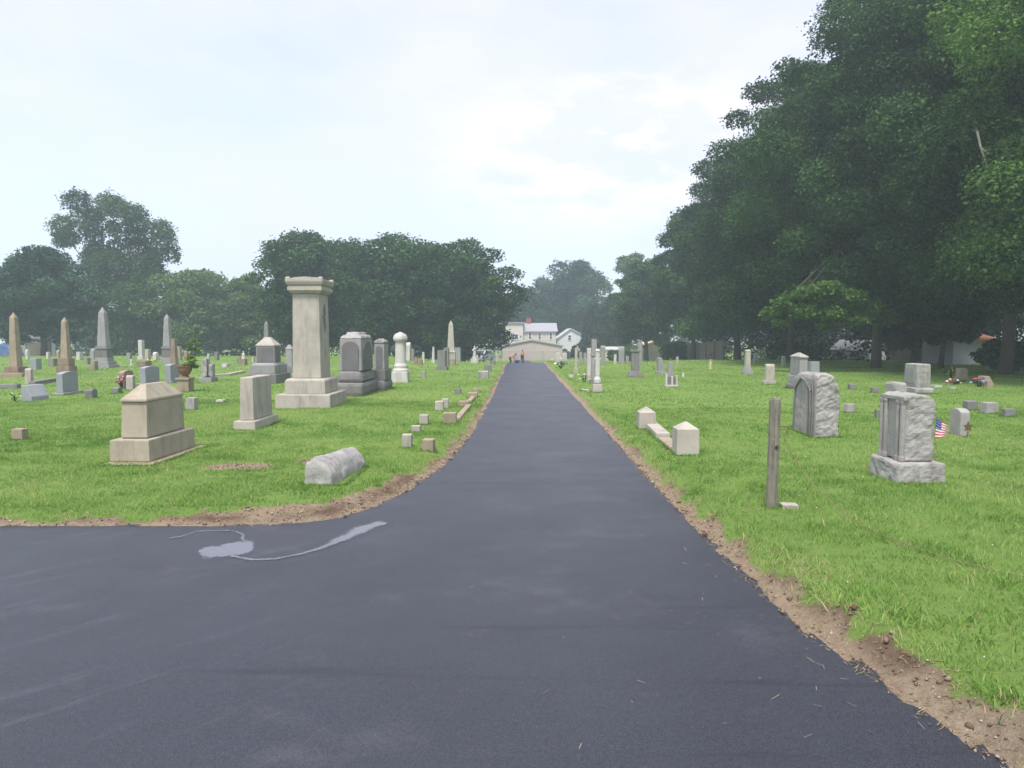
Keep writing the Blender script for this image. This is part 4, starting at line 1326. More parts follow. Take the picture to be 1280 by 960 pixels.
def build_left_field():
    obelisk(2, 39, 13, 31, 390.5, 458, 471, 'tan_sandstone', 'brownstone', 'weathered tan obelisk nearest the left edge, on a brown stepped base', die=False, steps=2)
    obelisk(70, 97, 75.5, 90.5, 396.5, 448, 466, 'tan_sandstone', 'brownstone', 'tan obelisk on a brown block, second from the left edge', die=False, steps=2)
    obelisk(112, 150, 124, 142, 384, 447, 460, 'grey_granite', 'grey_granite', 'tallest grey obelisk on the left with a dark block under its shaft', die=True, steps=3, die_mat='dark_granite', ysh=433)
    obelisk(199, 222, 205, 218, 392.5, 447, 454, 'grey_granite', 'grey_granite', 'slim grey obelisk with a dark block, fourth from the left edge', die=True, steps=2, die_mat='dark_granite', ysh=433)
    obelisk(558, 570, 558, 567.5, 400.5, 449, 456, 'pale_limestone', 'tan_sandstone', 'pale slender obelisk standing alone near the road', die=True, steps=1, ysh=438)
    obelisk(326, 342, 329, 338, 401, 446, 453, 'mid_granite', 'mid_granite', 'thin grey obelisk showing its tip above the squat pyramid roofed monument', die=True, steps=1, ysh=430)

    g = 'far headstones in front of the left trees'
    T = [('round', 30.5, 36.5, 437, 449, 'white_marble', 'slim white headstone just right of the tan obelisk at left edge'),
         ('flat', 33, 49, 448, 462, 'blue_granite', 'wide low blue grey headstone beside the leftmost obelisk'),
         ('flat', 56, 62, 440, 449, 'white_marble', 'small square white headstone left of the second tan obelisk'),
         ('round', 69, 75, 438, 449, 'tan_sandstone', 'small round topped tan headstone against the second tan obelisk'),
         ('flat', 93, 102, 440, 450, 'white_marble', 'square white headstone just right of the second tan obelisk'),
         ('shoulder', 110, 120, 435.5, 450, 'grey_granite', 'grey round shouldered headstone left of the tallest grey obelisk'),
         ('flat', 56, 71, 448, 458, 'mossy_stone', 'low mossy box tomb left of the second tan obelisk'),
         ('flat', 104, 112, 447, 456, 'mossy_stone', 'low mossy block between the second tan and the tallest grey obelisk'),
         ('flat', 111, 121, 451, 463, 'tan_sandstone', 'low tan block in front of the round shouldered grey headstone'),
         ('flat', 156, 164, 441, 449.5, 'grey_granite', 'small grey square headstone right of the tallest grey obelisk'),
         ('flat', 179, 187, 436.5, 450, 'pale_limestone', 'pale square headstone touching the tall white one with flat cap'),
         ('round', 189, 197, 440, 450, 'white_marble', 'white round topped headstone left of the slim grey obelisk'),
         ('flat', 166, 186, 451, 458.5, 'brownstone', 'low reddish brown slab on the grass below the tall white headstone'),
         ('taper', 210.5, 222, 423.5, 456, 'brownstone', 'tapered brown shaft in front of the slim grey obelisk'),
         ('flat', 221, 227, 433, 450, 'tan_sandstone', 'narrow tan headstone right of the tapered brown shaft'),
         ('round', 228.5, 235, 438, 451, 'pink_granite', 'small pinkish round headstone behind the planted urn'),
         ('flat', 258, 262, 442, 452, 'white_marble', 'slim white headstone above the rough grey pair'),
         ('flat', 266, 273, 440, 450, 'mid_granite', 'plain grey upright headstone in front of the pale green tree'),
         ('flat', 275, 286, 454.5, 459, 'white_marble', 'flat pale slab on the grass right of the rough grey pair'),
         ('flat', 295, 301.5, 447, 454, 'brownstone', 'small brown headstone left of the white figure on its block'),
         ('flat', 313.5, 318, 446, 453, 'pale_limestone', 'tiny pale headstone touching the squat monument on its left'),
         ('round', 506.5, 513, 428, 451, 'white_marble', 'white round topped headstone close behind the white domed column'),
         ('flat', 512.6, 518, 436, 451, 'mid_granite', 'grey headstone beside the round topped white one near the domed column'),
         ('flat', 517, 522, 448, 456, 'brownstone', 'small brown stone right of the white domed column'),
         ('flat', 523, 528, 450, 457, 'brownstone', 'second small brown stone, nearer the slim white post'),
         ('flat', 527.8, 530.8, 440, 453.5, 'white_marble', 'slim white post headstone alone on the grass'),
         ('flat', 568.5, 576, 434.5, 452, 'grey_granite', 'grey headstone just right of the pale slender obelisk'),
         ('flat', 575.5, 582, 438, 452, 'mid_granite', 'darker grey headstone left of the evergreen shrub'),
         ('flat', 554.5, 561.5, 434.5, 457, 'mid_granite', 'grey headstone pressed against the left of the pale slender obelisk'),
         ]
    for a in T: single(a[0], *a[1:6], a[6], g, 'headstone', 1.6 if a[0] != 'taper' else 1.0, 'headstone', base=False)
    single('flat', 169.5, 180.5, 425, 449.5, 'white_marble', 'tallest white headstone of the far left row, with a flat cap', g, 'headstone', 1.2, base=True)
    single('taper', 539, 544, 433.5, 454, 'white_marble', 'thin white spike headstone on a small base left of the grey block', g, 'headstone', 1.0, base=True)
    single('flat', 544, 560, 438, 463, 'mid_granite', 'dark grey block headstone on a wide base left of the slender obelisk', g, 'headstone', 1.3, base=True)
    single('cyl', 159.5, 167, 449, 457.5, 'white_marble', 'tiny white rounded marker on the grass before the reddish slab', g, 'headstone', 1.0)

    g = 'headstones on the left lawn'
    single('round', 29, 40.5, 460.5, 481, 'pale_limestone', 'narrow pale round topped post stone at the corner of the kerbed plot', g, 'headstone', .8)
    single('slant', 20, 53, 481, 502, 'blue_granite', 'blue grey slant faced headstone near the left edge', g, 'headstone', 1.5, rz=-.3)
    # larger grey tablets with visible end and face
    for (x0, xc, x1, yt, yb, mat, lab) in ((71, 79, 98.5, 466, 494, 'blue_granite', 'upright blue grey headstone right of the slant faced one'),
                                           (176, 183, 199.5, 459, 481.5, 'blue_granite', 'upright blue grey headstone behind the hipped monument'),
                                           (205.5, 213, 226, 456, 479, 'blue_granite', 'upright blue grey headstone left of the planted urn')):
        X, Y, z, w, l, h, Y0 = spec(x0, xc, x1, yt, yb, lmax=1.2)
        o = place('headstone', X, Y, z, lab, 'headstone', g)
        bm = bmesh.new(); frust(bm, 0, .10, w + .16, l + .22); bevel(bm, .012); bm_obj('base', bm, MATS['grey_granite'], o)
        stone_piece('tablet', arch(l, h - .05, h * .08, 10, 'serp'), w, mat, o, .015, loc=(0, 0, .102))
    single('serp', 102, 119.5, 486, 498, 'mid_granite', 'low rough grey block stone on the grass left of the hipped monument', g, 'headstone', 1.2, rgh=.012)
    X, Y, z, w, l, h, Y0 = spec(148, 155, 168, 462, 486, lmax=1.1)
    o = place('headstone', X, Y, z, 'pink granite headstone with flowers laid against it', 'headstone', g)
    stone_piece('tablet', arch(l, h, h * .12, 10, 'serp'), w, 'pink_granite', o, .015)
    single('round', 155.5, 168, 469, 488, 'pale_limestone', 'pale narrow stone standing just in front of the pink granite headstone', g, 'headstone', .8)
    single('serp', 136, 150.5, 484, 492, 'mid_granite', 'low dark grey marker at the foot of the pink headstone', g, 'headstone', 1.2)
    flowers(153, 486, .11, ['red_flower', 'pink_flower', 'white_flower'], 8, 'red and pink flowers at the foot of the pink granite headstone', .40, .035)
    flowers(187, 456, .2, ['yellow_flower'], 10, 'small bunch of yellow flowers beside the reddish brown slab', .3, .06)
    flowers(19, 502, .08, ['white_flower'], 3, 'few dark stems left at the foot of the slant headstone', .25, .02)
    # rough grey pair on a shared base
    X, Y, z, w, l, h, Y0 = simple(244, 268, 470, 478, 1.5)
    o = place('rough_headstone', X, Y, z, 'rough carved grey double headstone on one base right of the planted urn', 'headstone', g, False)
    zz = lambda py: at(255, py, Y0 + .1).z - z + .03
    bm = bmesh.new(); frust(bm, 0, zz(472), w * 1.1, l); bevel(bm, .02); bm_obj('base', bm, MATS['grey_granite'], o)
    bm = bmesh.new(); frust(bm, zz(472) + .002, zz(448.5), w * .5, l * .55, cx=-w * .22); rough(bm, .025, 7, .07, seed=2); bm_obj('tablet', bm, MATS['weathered_granite'], o)
    bm = bmesh.new(); frust(bm, zz(472) + .002, zz(455.5), w * .38, l * .5, cx=w * .3); rough(bm, .02, 7, .07, seed=5); bm_obj('tablet', bm, MATS['weathered_granite'], o)
    # planted urn on its pedestal
    g0 = P(232, 490); Y0 = g0.y + .15
    zz = lambda py: at(232, py, Y0).z - g0.z + .03
    c = at(232, 490, Y0); k = Y0 / F
    o = place('planted_urn', c.x, Y0, g0.z, 'terracotta urn with trailing green plant on a square brown pedestal', 'planter', None, False, 0)
    bm = bmesh.new(); frust(bm, 0, zz(474.5), 15 * k, 15 * k, 14.5 * k, 14.5 * k); frust(bm, zz(474.5) + .001, zz(472), 17.5 * k, 17.5 * k); bevel(bm, .012); bm_obj('pedestal', bm, MATS['tan_sandstone'], o)
    zb = zz(472) + .002; zt = zz(457); r0 = 9 * k
    bm = bmesh.new(); lathe(bm, [(r0 * .6, zb), (r0 * .55, zb + .03), (r0 * .38, zb + .06), (r0 * .62, zb + .1), (r0 * .9, zb + (zt - zb) * .6), (r0 * 1.0, zt - .03), (r0 * 1.08, zt - .025), (r0 * 1.08, zt), (r0 * .9, zt), (r0 * .85, zt - .05)], 18); bm_obj('urn', bm, MATS['terracotta'], o)
    r = np.random.default_rng(77)
    lob = []
    for (px, py, rad) in ((234, 437, 3), (236, 430, 3), (239, 426, 3), (243, 425, 3), (247, 429, 2.6), (249, 436, 2.4), (249, 444, 2), (240, 436, 4), (241, 446, 4.5), (240, 454, 5), (236, 448, 4), (233, 456, 5), (244, 458, 4), (229, 457, 3.5), (246, 450, 2.4)):
        q = at(px, py, Y0)
        lob.append((q.x - c.x, r.normal(0, .06), q.z - g0.z + .03, rad * k))
    cc, nn, ss, tt = lobes_leaves(lob, 2200, .06, r)
    link('trailing_plant', leaf_mesh('plant', cc, nn, ss, tt, r), MATS['leaf_potted'], o)
    # small square stone beside hipped monument and flat marker
    single('flat', 229, 246, 497, 513, 'weathered_granite', 'small square grey footstone right of the hipped monument', g, 'footstone', 1.0, 'footstone')
    single('flat', 267, 280, 500, 504, 'white_marble', 'flush pale marker in the grass left of the flat topped cream headstone', g, 'footstone', 1.2, 'footstone')
    single('flat', 9, 32, 536, 550, 'tan_sandstone', 'small brown block on the grass near the left edge', g, 'footstone', 1.0, 'footstone')
    # white figure on a block
    X, Y, z, w, l, h, Y0 = simple(298, 308, 448, 456, 1.2)
    o = place('figure_headstone', X, Y, z, 'small white carved figure standing on a brown block far back', 'headstone', g, False)
    zz = lambda py: at(303, py, Y).z - z + .03
    bm = bmesh.new(); frust(bm, 0, zz(448.5), w, l); bevel(bm, .02); bm_obj('base', bm, MATS['brownstone'], o)
    bm = bmesh.new(); q = 2.4 * Y / F; zb = zz(448.5) + .002; zt = zz(439)
    lathe(bm, [(q, zb), (q * .8, zb + (zt - zb) * .3), (q * .85, zb + (zt - zb) * .6), (q * .3, zb + (zt - zb) * .78), (q * .42, zb + (zt - zb) * .88), (q * .2, zt)], 12); bm_obj('figure', bm, MATS['white_marble'], o)
    # lavender gothic stone left of the column
    X, Y, z, w, l, h, Y0 = simple(355, 367, 430, 466, 1.0)
    o = place('gothic_headstone', X, Y, z, 'slender grey gothic headstone partly hidden by the left side of the tall column', 'headstone', None, False, 0)
    bm = bmesh.new(); frust(bm, 0, .3, w * 1.2, l * 1.2); bevel(bm, .02); bm_obj('base', bm, MATS['mid_granite'], o)
    bm = bmesh.new(); frust(bm, .302, h * .85, w * .9, l * .9, w * .85, l * .85); frust(bm, h * .851, h, w * .98, l * .98, w * .25, l * .25); bevel(bm, .01); bm_obj('shaft', bm, MATS['grey_granite'], o)
    # white statue near the crest
    X, Y, z, w, l, h, Y0 = simple(588, 598, 449, 454, 1.0)
    o = place('statue_headstone', X, Y, z, 'white marble statue on a pedestal right of the evergreen shrub', 'statue', None, False, 0)
    zz = lambda py: at(593, py, Y).z - z + .03
    bm = bmesh.new(); frust(bm, 0, zz(449.5), w, w); frust(bm, zz(449.5) + .001, zz(447), w * .7, w * .7); bevel(bm, .02); bm_obj('pedestal', bm, MATS['white_marble'], o)
    bm = bmesh.new(); k = Y / F; zb = zz(447) + .002; zt = zz(432)
    H = zt - zb
    lathe(bm, [(2.4 * k, zb), (2.0 * k, zb + H * .3), (1.6 * k, zb + H * .55), (2.0 * k, zb + H * .72), (.8 * k, zb + H * .82), (1.0 * k, zb + H * .92), (.4 * k, zt)], 14)
    tube(bm, [(1.4 * k, 0, zb + H * .72), (3.0 * k, -.05, zb + H * .82), (3.4 * k, -.05, zb + H * .95)], [.7 * k, .55 * k, .4 * k], 8)
    tube(bm, [(-1.4 * k, 0, zb + H * .72), (-2.6 * k, -.1, zb + H * .6), (-1.4 * k, -.2, zb + H * .55)], [.7 * k, .55 * k, .4 * k], 8)
    bm_obj('statue', bm, MATS['white_marble'], o)
    # kerbs of plots
    kerb([(-12, 486), (24, 485.5)], .2, .14, 'mid_granite', 'grey kerb of the plot at the left edge, near side')
    kerb([(40, 482), (70, 477)], .2, .14, 'mid_granite', 'grey kerb running right from the pale post stone')
    kerb([(-14, 472), (29, 471.5)], .2, .16, 'tan_sandstone', 'long tan kerb in front of the leftmost obelisk')
    kerb([(266, 471), (284, 470), (304, 466)], .2, .1, 'pale_limestone', 'pale kerb on the grass left of the squat monument')


def build_right():
    # pyramid-capped corner posts and the kerb between
    for (x0, xc, x1, yt, ys, yb, lab) in ((842, 846, 874, 527, 537, 570, 'nearer square granite corner post with pyramid top beside the lane'),
                                          (797, 799, 820, 508.5, 516, 537, 'farther square granite corner post with pyramid top beside the lane')):
        X, Y, z, w, l, h, Y0 = spec(x0, xc, x1, yt, yb)
        l = w
        Y = Y0 + l / 2
        zz = lambda py: at((x0 + x1) / 2, py, Y0).z - z + .03
        bm = bmesh.new(); frust(bm, 0, zz(ys), w, l, w * .98, l * .98); frust(bm, zz(ys) - .0005, at((x0 + x1) / 2, yt, Y).z - z + .03, w * .98, l * .98, .03, .03)
        bmesh.ops.remove_doubles(bm, verts=bm.verts, dist=.002)
        o = bm_obj('corner_post', bm, MATS['tan_sandstone'] if False else MATS['pale_limestone'], None, (X, Y, z - .03))
        tag(o, lab, 'stone post', 'stone corner posts of the right plot')
    kerb([(812, 533), (829, 549)], .22, .10, 'pale_limestone', 'half buried kerb stone in front of the farther corner post')
    kerb([(830, 550), (846, 563)], .2, .05, 'tan_sandstone', 'half buried brown kerb stone running into the nearer corner post')

    # wooden post with chain hook
    g0 = P(966.5, 636); k = g0.y / F
    o = place('wooden_post', g0.x, g0.y + .05, g0.z, 'weathered grey square wooden post standing alone by the lane', 'post', None, False, .12)
    o.rotation_euler.y = .012
    h = at(966, 497, g0.y).z - g0.z + .03
    bm = bmesh.new(); frust(bm, -.2, h, .106, .106, .098, .098)
    bevel(bm, .01); rough(bm, .006, 12, .05, seed=8)
    bm_obj('timber', bm, MATS['grey_wood'], o)
    bm = bmesh.new()
    ex = .06; hz = at(975, 533, g0.y).z - g0.z + .03
    tube(bm, [(ex - .02, -.02, hz), (ex + .05, -.03, hz), (ex + .07, -.03, hz - .03), (ex + .05, -.03, hz - .05)], .007, 6)
    tube(bm, [(ex + .05, -.03, hz - .03), (ex + .06, -.03, hz - .08), (ex + .045, -.03, hz - .11)], .006, 6)
    bm_obj('hook', bm, MATS['rust_metal'], o)
    bm = bmesh.new(); bmesh.ops.create_uvsphere(bm, u_segments=8, v_segments=6, radius=.012, matrix=Matrix.Translation((-.0, -.058, h * .57)) @ Matrix.Diagonal((1.4, .5, 1.4, 1)))
    bm_obj('bolt', bm, MATS['dark_metal'], o)
    # rusty cable sagging to the lawn
    pts = [at(977, 540, 6.9), at(985, 558, 6.88), at(1000, 585, 6.75), at(1020, 610, 6.5), at(1042, 630, 6.2), at(1070, 652, 5.95)]
    for (px, py, Y) in ((1105, 676, 5.62), (1145, 700, 5.3), (1190, 722, 5.02), (1240, 740, 4.8), (1290, 754, 4.6), (1360, 768, 4.45), (1460, 778, 4.35)):
        q = at(px, py, Y); q.z = max(q.z, float(ground_z(q.x, q.y)) + .02); pts.append(q)
    bm = bmesh.new()
    dense = []
    for a, b in zip(pts, pts[1:]):
        n = max(2, int((b - a).length / .03))
        for i in range(n): dense.append(a.lerp(b, i / n))
    tube(bm, dense, [.0042 if i % 2 else .0032 for i in range(len(dense))], 6)
    tag(bm_obj('rusty_chain', bm, MATS['rust_metal']), 'thin rusty chain sagging from the wooden post down into the grass', 'chain')
    # pale bare patch: a flat stone by the post
    single('flat', 976, 1002, 632, 637, 'pale_limestone', 'flush pale stone in the grass at the foot of the wooden post', None, 'flat stone', .8, 'flush_stone')

    # large rounded rough tablet
    X, Y, z, w, l, h, Y0 = spec(989, 1019, 1049, 468, 547, lmax=1.2)
    o = place('rounded_headstone', X, Y, z, 'large rock faced grey headstone with rounded back, behind the wooden post', 'headstone', None, False, 0)
    H = h + .05
    bm = bmesh.new()
    prism(bm, [(-w / 2, 0), (w / 2, 0), (w * .5, H * .62), (w * .46, H * .76), (w * .36, H * .87), (w * .2, H * .945), (0, H * .985), (-w * .25, H), (-w * .42, H * .985), (-w * .5, H * .93)], -l / 2, l / 2, 'y')
    # arch the top along its length
    bevel(bm, .02, 1)
    rough(bm, .04, 6.5, .045, keep=lambda c, n: .25 if n.x < -.8 else 1.0, seed=11)
    for v in bm.verts:
        t = v.co.y / (l / 2)
        if v.co.z > H * .5: v.co.z -= (v.co.z - H * .5) * .16 * max(0, t) ** 2
    bm_obj('tablet', bm, MATS['weathered_granite'], o)
    bm = bmesh.new()
    for yy, wd in ((-l * .30, .03), (-l * .20, .02), (-l * .40, .02)):
        tube(bm, [(-w / 2 - .012, yy, .06), (-w / 2 - .012, yy - .01, H * .4), (-w / 2 - .012, yy + .02, H * .7), (-w / 2 - .006, yy + .08, H * .9)], wd * .6, 6)
    tube(bm, [(-w / 2 - .01, -l * .3, H * .72), (-w / 2 - .012, -l * .1, H * .86), (-w / 2 - .012, l * .1, H * .9), (-w / 2 - .012, l * .35, H * .72), (-w / 2 - .012, l * .4, .05)], .016, 6)
    bm_obj('carved_border', bm, MATS['mid_granite'], o)

    # big tablet on a rock base
    X, Y, z, w, l, h, Y0 = spec(1083, 1121, 1184, 576, 606, lmax=1.5)
    o = place('carved_headstone', X, Y, z, 'large grey headstone with carved side columns on a rough wide base, nearest on the right', 'headstone', None, False, 0)
    zz = lambda py: at(1140, py, Y0 + .12).z - z + .03
    bm = bmesh.new(); frust(bm, 0, zz(577), w, l, w * .97, l * .97); bevel(bm, .015, 1); rough(bm, .025, 7, .05, keep=lambda c, n: .15 if n.z > .8 else 1, seed=21)
    bm_obj('base', bm, MATS['weathered_granite'], o)
    zb = zz(577) - .004; zt = zz(493)
    wd = w * .62; ld = l * .74
    bm = bmesh.new()
    prism(bm, [(-wd / 2, zb), (wd / 2, zb), (wd * .49, zt * .92), (wd * .34, zt * .985), (wd * .02, zt), (-wd * .3, zt * 1.0), (-wd * .48, zt * .985)], -ld / 2, ld / 2, 'y')
    bevel(bm, .012, 1)
    rough(bm, .03, 6.5, .042, keep=lambda c, n: .12 if n.x < -.8 else 1.0, seed=33)
    bm_obj('tablet', bm, MATS['weathered_granite'], o)
    bm = bmesh.new()
    for yy in (-ld * .44, -ld * .26, ld * .26, ld * .44):
        lathe(bm, [(.036, zb + .01), (.036, zb + .05), (.030, zb + .07), (.028, zt * .88), (.036, zt * .91), (.036, zt * .93)], 10, cx=-wd / 2 - .002, cy=yy)
    bm_obj('carved_columns', bm, MATS['weathered_granite'], o)
    bm = bmesh.new(); prism(bm, [(-.02 + y, zz_) for y, zz_ in ((-ld * .5, zt * .93), (ld * .5, zt * .93), (ld * .5, zt * .975), (-ld * .5, zt * .975))], -wd / 2 - .022, -wd / 2 + .02, 'x'); bevel(bm, .008)
    bm_obj('cornice', bm, MATS['weathered_granite'], o)
    # a pebble left on its base
    q = at(1117, 576, Y0 + .12)
    bm = bmesh.new(); bmesh.ops.create_icosphere(bm, subdivisions=2, radius=.045, matrix=Matrix.Diagonal((1.1, .8, .55, 1)))
    rough(bm, .008, 20, .05)
    pb = bm_obj('pebble', bm, MATS['tan_wall'], None, (X - w / 2 + .16, Y0 + .15, z - .03 + zz(577) + .018), True)
    tag(pb, 'small orange tan pebble left on the rough base of the carved headstone', 'pebble')

    # grey block behind, and the squarer stone beside it
    X, Y, z, w, l, h, Y0 = spec(1129, 1145, 1163, 455, 492, lmax=1.0)
    o = place('headstone', X, Y, z, 'tall square grey headstone with a recessed side panel behind the carved one', 'headstone', None, False, 0)
    bm = bmesh.new(); frust(bm, 0, .2, w * 1.3, l * 1.3); rough(bm, .012, 7, .08); bm_obj('base', bm, MATS['weathered_granite'], o)
    bm = bmesh.new(); frust(bm, .19, h + .03, w, l, w * .98, l * .98); bevel(bm, .015); rough(bm, .012, 8, .05, keep=lambda c, n: .1 if n.x < -.8 else 1, seed=4); bm_obj('tablet', bm, MATS['weathered_granite'], o)
    bm = bmesh.new(); frust(bm, .32, h - .1, .02, l * .7, cx=-w / 2 - .004); bm_obj('panel', bm, MATS['grey_granite'], o)
    X, Y, z, w, l, h, Y0 = spec(1104, 1119, 1134, 478.5, 512, lmax=.9)
    o = place('headstone', X, Y, z, 'square grey headstone half hidden behind the carved headstone on its left', 'headstone', None, False, 0)
    bm = bmesh.new(); frust(bm, 0, h + .03, w, l, w * .97, l * .97); bevel(bm, .03); rough(bm, .012, 8, .06, seed=9); bm_obj('tablet', bm, MATS['weathered_granite'], o)
    bm = bmesh.new(); frust(bm, 0, .1, w + .14, l + .14); bevel(bm, .02); bm_obj('base', bm, MATS['mid_granite'], o)

    # small veteran stone with star marker and flag
    X, Y, z, w, l, h, Y0 = spec(1186, 1200, 1212, 511, 546, lmax=.6)
    o = tag(stone_piece('veteran_headstone', arch(l, h + .03, .06, 10, 'serp'), w, 'weathered_granite', None, .02, loc=(X, Y, z - .03)), 'small upright grey headstone with a star marker, right of the carved headstone', 'headstone')
    q = P(1207, 547); o = empty('star_marker', q + Vector((0, -.05, 0)), 'bronze star grave marker on a rod before the small grey headstone', 'grave marker')
    zc = at(1208, 533, q.y).z - q.z
    bm = bmesh.new(); pts = []
    for i in range(10):
        a = math.pi / 2 + i * math.pi / 5; rr = .085 if i % 2 == 0 else .04
        pts.append((math.cos(a) * rr, zc + math.sin(a) * rr))
    prism(bm, pts, -.008, .008, 'y'); bm_obj('star', bm, MATS['bronze'], o)
    bm = bmesh.new(); tube(bm, [(0, 0, -.05), (0, 0, zc - .03)], .008, 6); bm_obj('rod', bm, MATS['bronze'], o)
    # flag
    Yf = 9.3
    q = at(1176, 556, Yf); q.z = float(lawn(q.x, Yf))
    o = empty('small_flag', q, 'small american flag on a leaning stick beside the carved headstone', 'flag')
    a0 = at(1171, 521, Yf) - q; b0 = at(1186, 530, Yf) - q   # hoist top, fly top
    a1 = at(1168.5, 548, Yf) - q; b1 = at(1184, 543, Yf) - q
    bm = bmesh.new(); tube(bm, [(0.0, 0, -.05), a1 + Vector((-.004, 0, 0)), a0 + Vector((-.004, 0, .02))], .005, 6); bm_obj('stick', bm, MATS['grey_wood'], o)
    bm = bmesh.new(); nx, ny = 14, 13
    g_ = [[None] * (nx + 1) for _ in range(ny + 1)]
    for j in range(ny + 1):
        for i in range(nx + 1):
            u, v = i / nx, j / ny
            p = (a0.lerp(b0, u)).lerp(a1.lerp(b1, u), v)
            p = p + Vector((0, .02 * math.sin(u * 7 + v) * u, -.02 * math.sin(u * 3)))
            g_[j][i] = bm.verts.new(p)
    for j in range(ny):
        for i in range(nx):
            f = bm.faces.new([g_[j][i], g_[j][i + 1], g_[j + 1][i + 1], g_[j + 1][i]])
            f.material_index = 2 if (i < 6 and j < 7) else (0 if j % 2 == 0 else 1)
    cl = bm_obj('cloth', bm, [MATS['flag_red'], MATS['flag_white'], MATS['flag_blue']], o)
    bm = bmesh.new()
    for j in range(4):
        for i in range(5):
            v = g = None
            u, vv = (i + .6) / 14, (j + .5) * 7 / 4 / 13
            p = (a0.lerp(b0, u)).lerp(a1.lerp(b1, u), vv) + Vector((0, .02 * math.sin(u * 7 + vv) * u - .004, -.02 * math.sin(u * 3)))
            pts = [(p.x + math.cos(math.pi / 2 + q_ * math.pi / 5) * (.0055 if q_ % 2 == 0 else .0024), p.z + math.sin(math.pi / 2 + q_ * math.pi / 5) * (.0055 if q_ % 2 == 0 else .0024)) for q_ in range(10)]
            prism(bm, pts, p.y - .0008, p.y, 'y')
    bm_obj('stars', bm, MATS['flag_white'], cl)

    g = 'headstones on the right lawn'
    # pyramid pillar
    X, Y, z, w, l, h, Y0 = spec(984, 1000, 1012, 470, 488, lmax=1.2)
    o = place('pillar_headstone', X, Y, z, 'grey square pillar headstone with pyramid cap behind the rounded headstone', 'headstone', g, False, 0)
    zz = lambda py: at(998, py, Y0 + .2).z - z + .03
    bm = bmesh.new(); frust(bm, 0, zz(480), w * 1.35, l * 1.2); rough(bm, .012, 6, .1); bm_obj('base', bm, MATS['mid_granite'], o)
    bm = bmesh.new(); frust(bm, zz(480) - .01, zz(470), w * 1.08, l * 1.0); bevel(bm, .02); bm_obj('plinth', bm, MATS['weathered_granite'], o)
    bm = bmesh.new(); frust(bm, zz(470) + .002, zz(447), w * .84, l * .75, w * .82, l * .73); bevel(bm, .012); bm_obj('die', bm, MATS['grey_granite'], o)
    bm = bmesh.new(); frust(bm, zz(447) + .002, zz(445.5), w * .9, l * .8); frust(bm, zz(445.5) + .001, zz(441), w * .88, l * .78, w * .12, l * .12); bm_obj('cap', bm, MATS['pale_limestone'], o)

    T = [('round', 954, 972, 455, 480.5, 'pale_limestone', 'pale round topped headstone left of the pyramid capped pillar', True, .6),
         ('flat', 1012, 1026.5, 452, 470, 'blue_granite', 'blue grey upright headstone in the tree shade right of the pyramid capped pillar', False, .8),
         ('flat', 1061, 1072, 480.5, 487, 'mid_granite', 'small grey footstone far back between the two big headstones', False, 1),
         ('flat', 1056, 1072, 505, 516, 'weathered_granite', 'grey footstone right of the rounded headstone', False, 1),
         ('flat', 1089, 1101, 485, 491, 'mid_granite', 'faint low grey footstone above the carved headstone', False, 1),
         ('flat', 1094, 1104, 512, 523, 'mid_granite', 'low grey footstone at the left side of the carved headstone', False, 1),
         ('flat', 1206, 1226, 501, 513, 'mid_granite', 'leftmost low grey block of the row of three behind the veteran headstone', False, .8),
         ('flat', 1228, 1252, 503, 517, 'weathered_granite', 'middle low grey block of the row of three behind the veteran headstone', False, .8),
         ('flat', 1254, 1273, 511, 521, 'mid_granite', 'rightmost low grey block of the row of three behind the veteran headstone', False, .8),
         ('serp', 1195, 1216.5, 460, 474, 'tan_sandstone', 'broad tan headstone with flowers before the white garage', True, 1.0),
         ('slant', 1226, 1246, 470, 484, 'tan_sandstone', 'leaning tan headstone with blue flowers near the right edge', False, 1.0),
         ('flat', 1166, 1181, 481.5, 485, 'white_marble', 'flush pale marker right of the tall square grey headstone', False, 1.2),
         ('flat', 1186, 1198, 484, 487, 'pale_limestone', 'flush grey marker in the grass below the broad tan headstone', False, 1.2),
         ('flat', 942, 948, 442, 455, 'grey_granite', 'dim grey headstone in the shade right of the tan pillar', False, 1),
         ('flat', 977, 982.5, 445, 458, 'grey_granite', 'dim narrow headstone in the shade left of the pyramid capped pillar', False, 1),
         ('slant', 820, 834, 447, 468, 'grey_granite', 'grey headstone with a slanted white top near the shed', True, 1.4),
         ('flat', 834.5, 841.5, 453, 471, 'grey_granite', 'slim grey headstone directly behind the white marble plot', False, .8),
         ('flat', 852.5, 856, 466, 471.5, 'white_marble', 'tiny white footstone right of the white marble plot', False, 1),
         ('flat', 845, 848.5, 446, 455, 'pale_limestone', 'narrow pale headstone behind the slanted grey one', False, 1),
         ('shoulder', 773, 781, 433, 455, 'grey_granite', 'grey round shouldered headstone before the far dark bushes', False, 1.2),
         ('flat', 782, 786.5, 445, 455, 'grey_granite', 'small grey headstone left of the wide based grey tablet', False, 1),
         ('flat', 797, 803, 428, 456, 'grey_granite', 'tall narrow grey stone behind the wide based grey tablet', False, 1),
         ('flat', 717.5, 722.5, 435, 466, 'pale_limestone', 'slim tan grey post headstone left of the white pair of shafts', True, 1),
         ('round', 750.5, 757, 432, 457, 'grey_granite', 'round topped grey headstone right of the white marble column', False, 1.0),
         ('flat', 703, 709, 441, 454, 'white_marble', 'pale low headstone at the crest right of the lane', False, 1.2),
         ('flat', 724, 728, 440, 456, 'grey_granite', 'grey narrow headstone between the tan post and the white shaft', False, 1),
         ('flat', 729, 733, 441, 456, 'grey_granite', 'grey narrow headstone touching the white shaft', False, 1),
         ('flat', 694.5, 700, 441, 453, 'white_marble', 'small white headstone at the crest just right of the lane end', False, 1.2),
         ('flat', 767, 770.5, 443, 455, 'white_marble', 'tiny white headstone among the far bushes', False, 1),
         ]
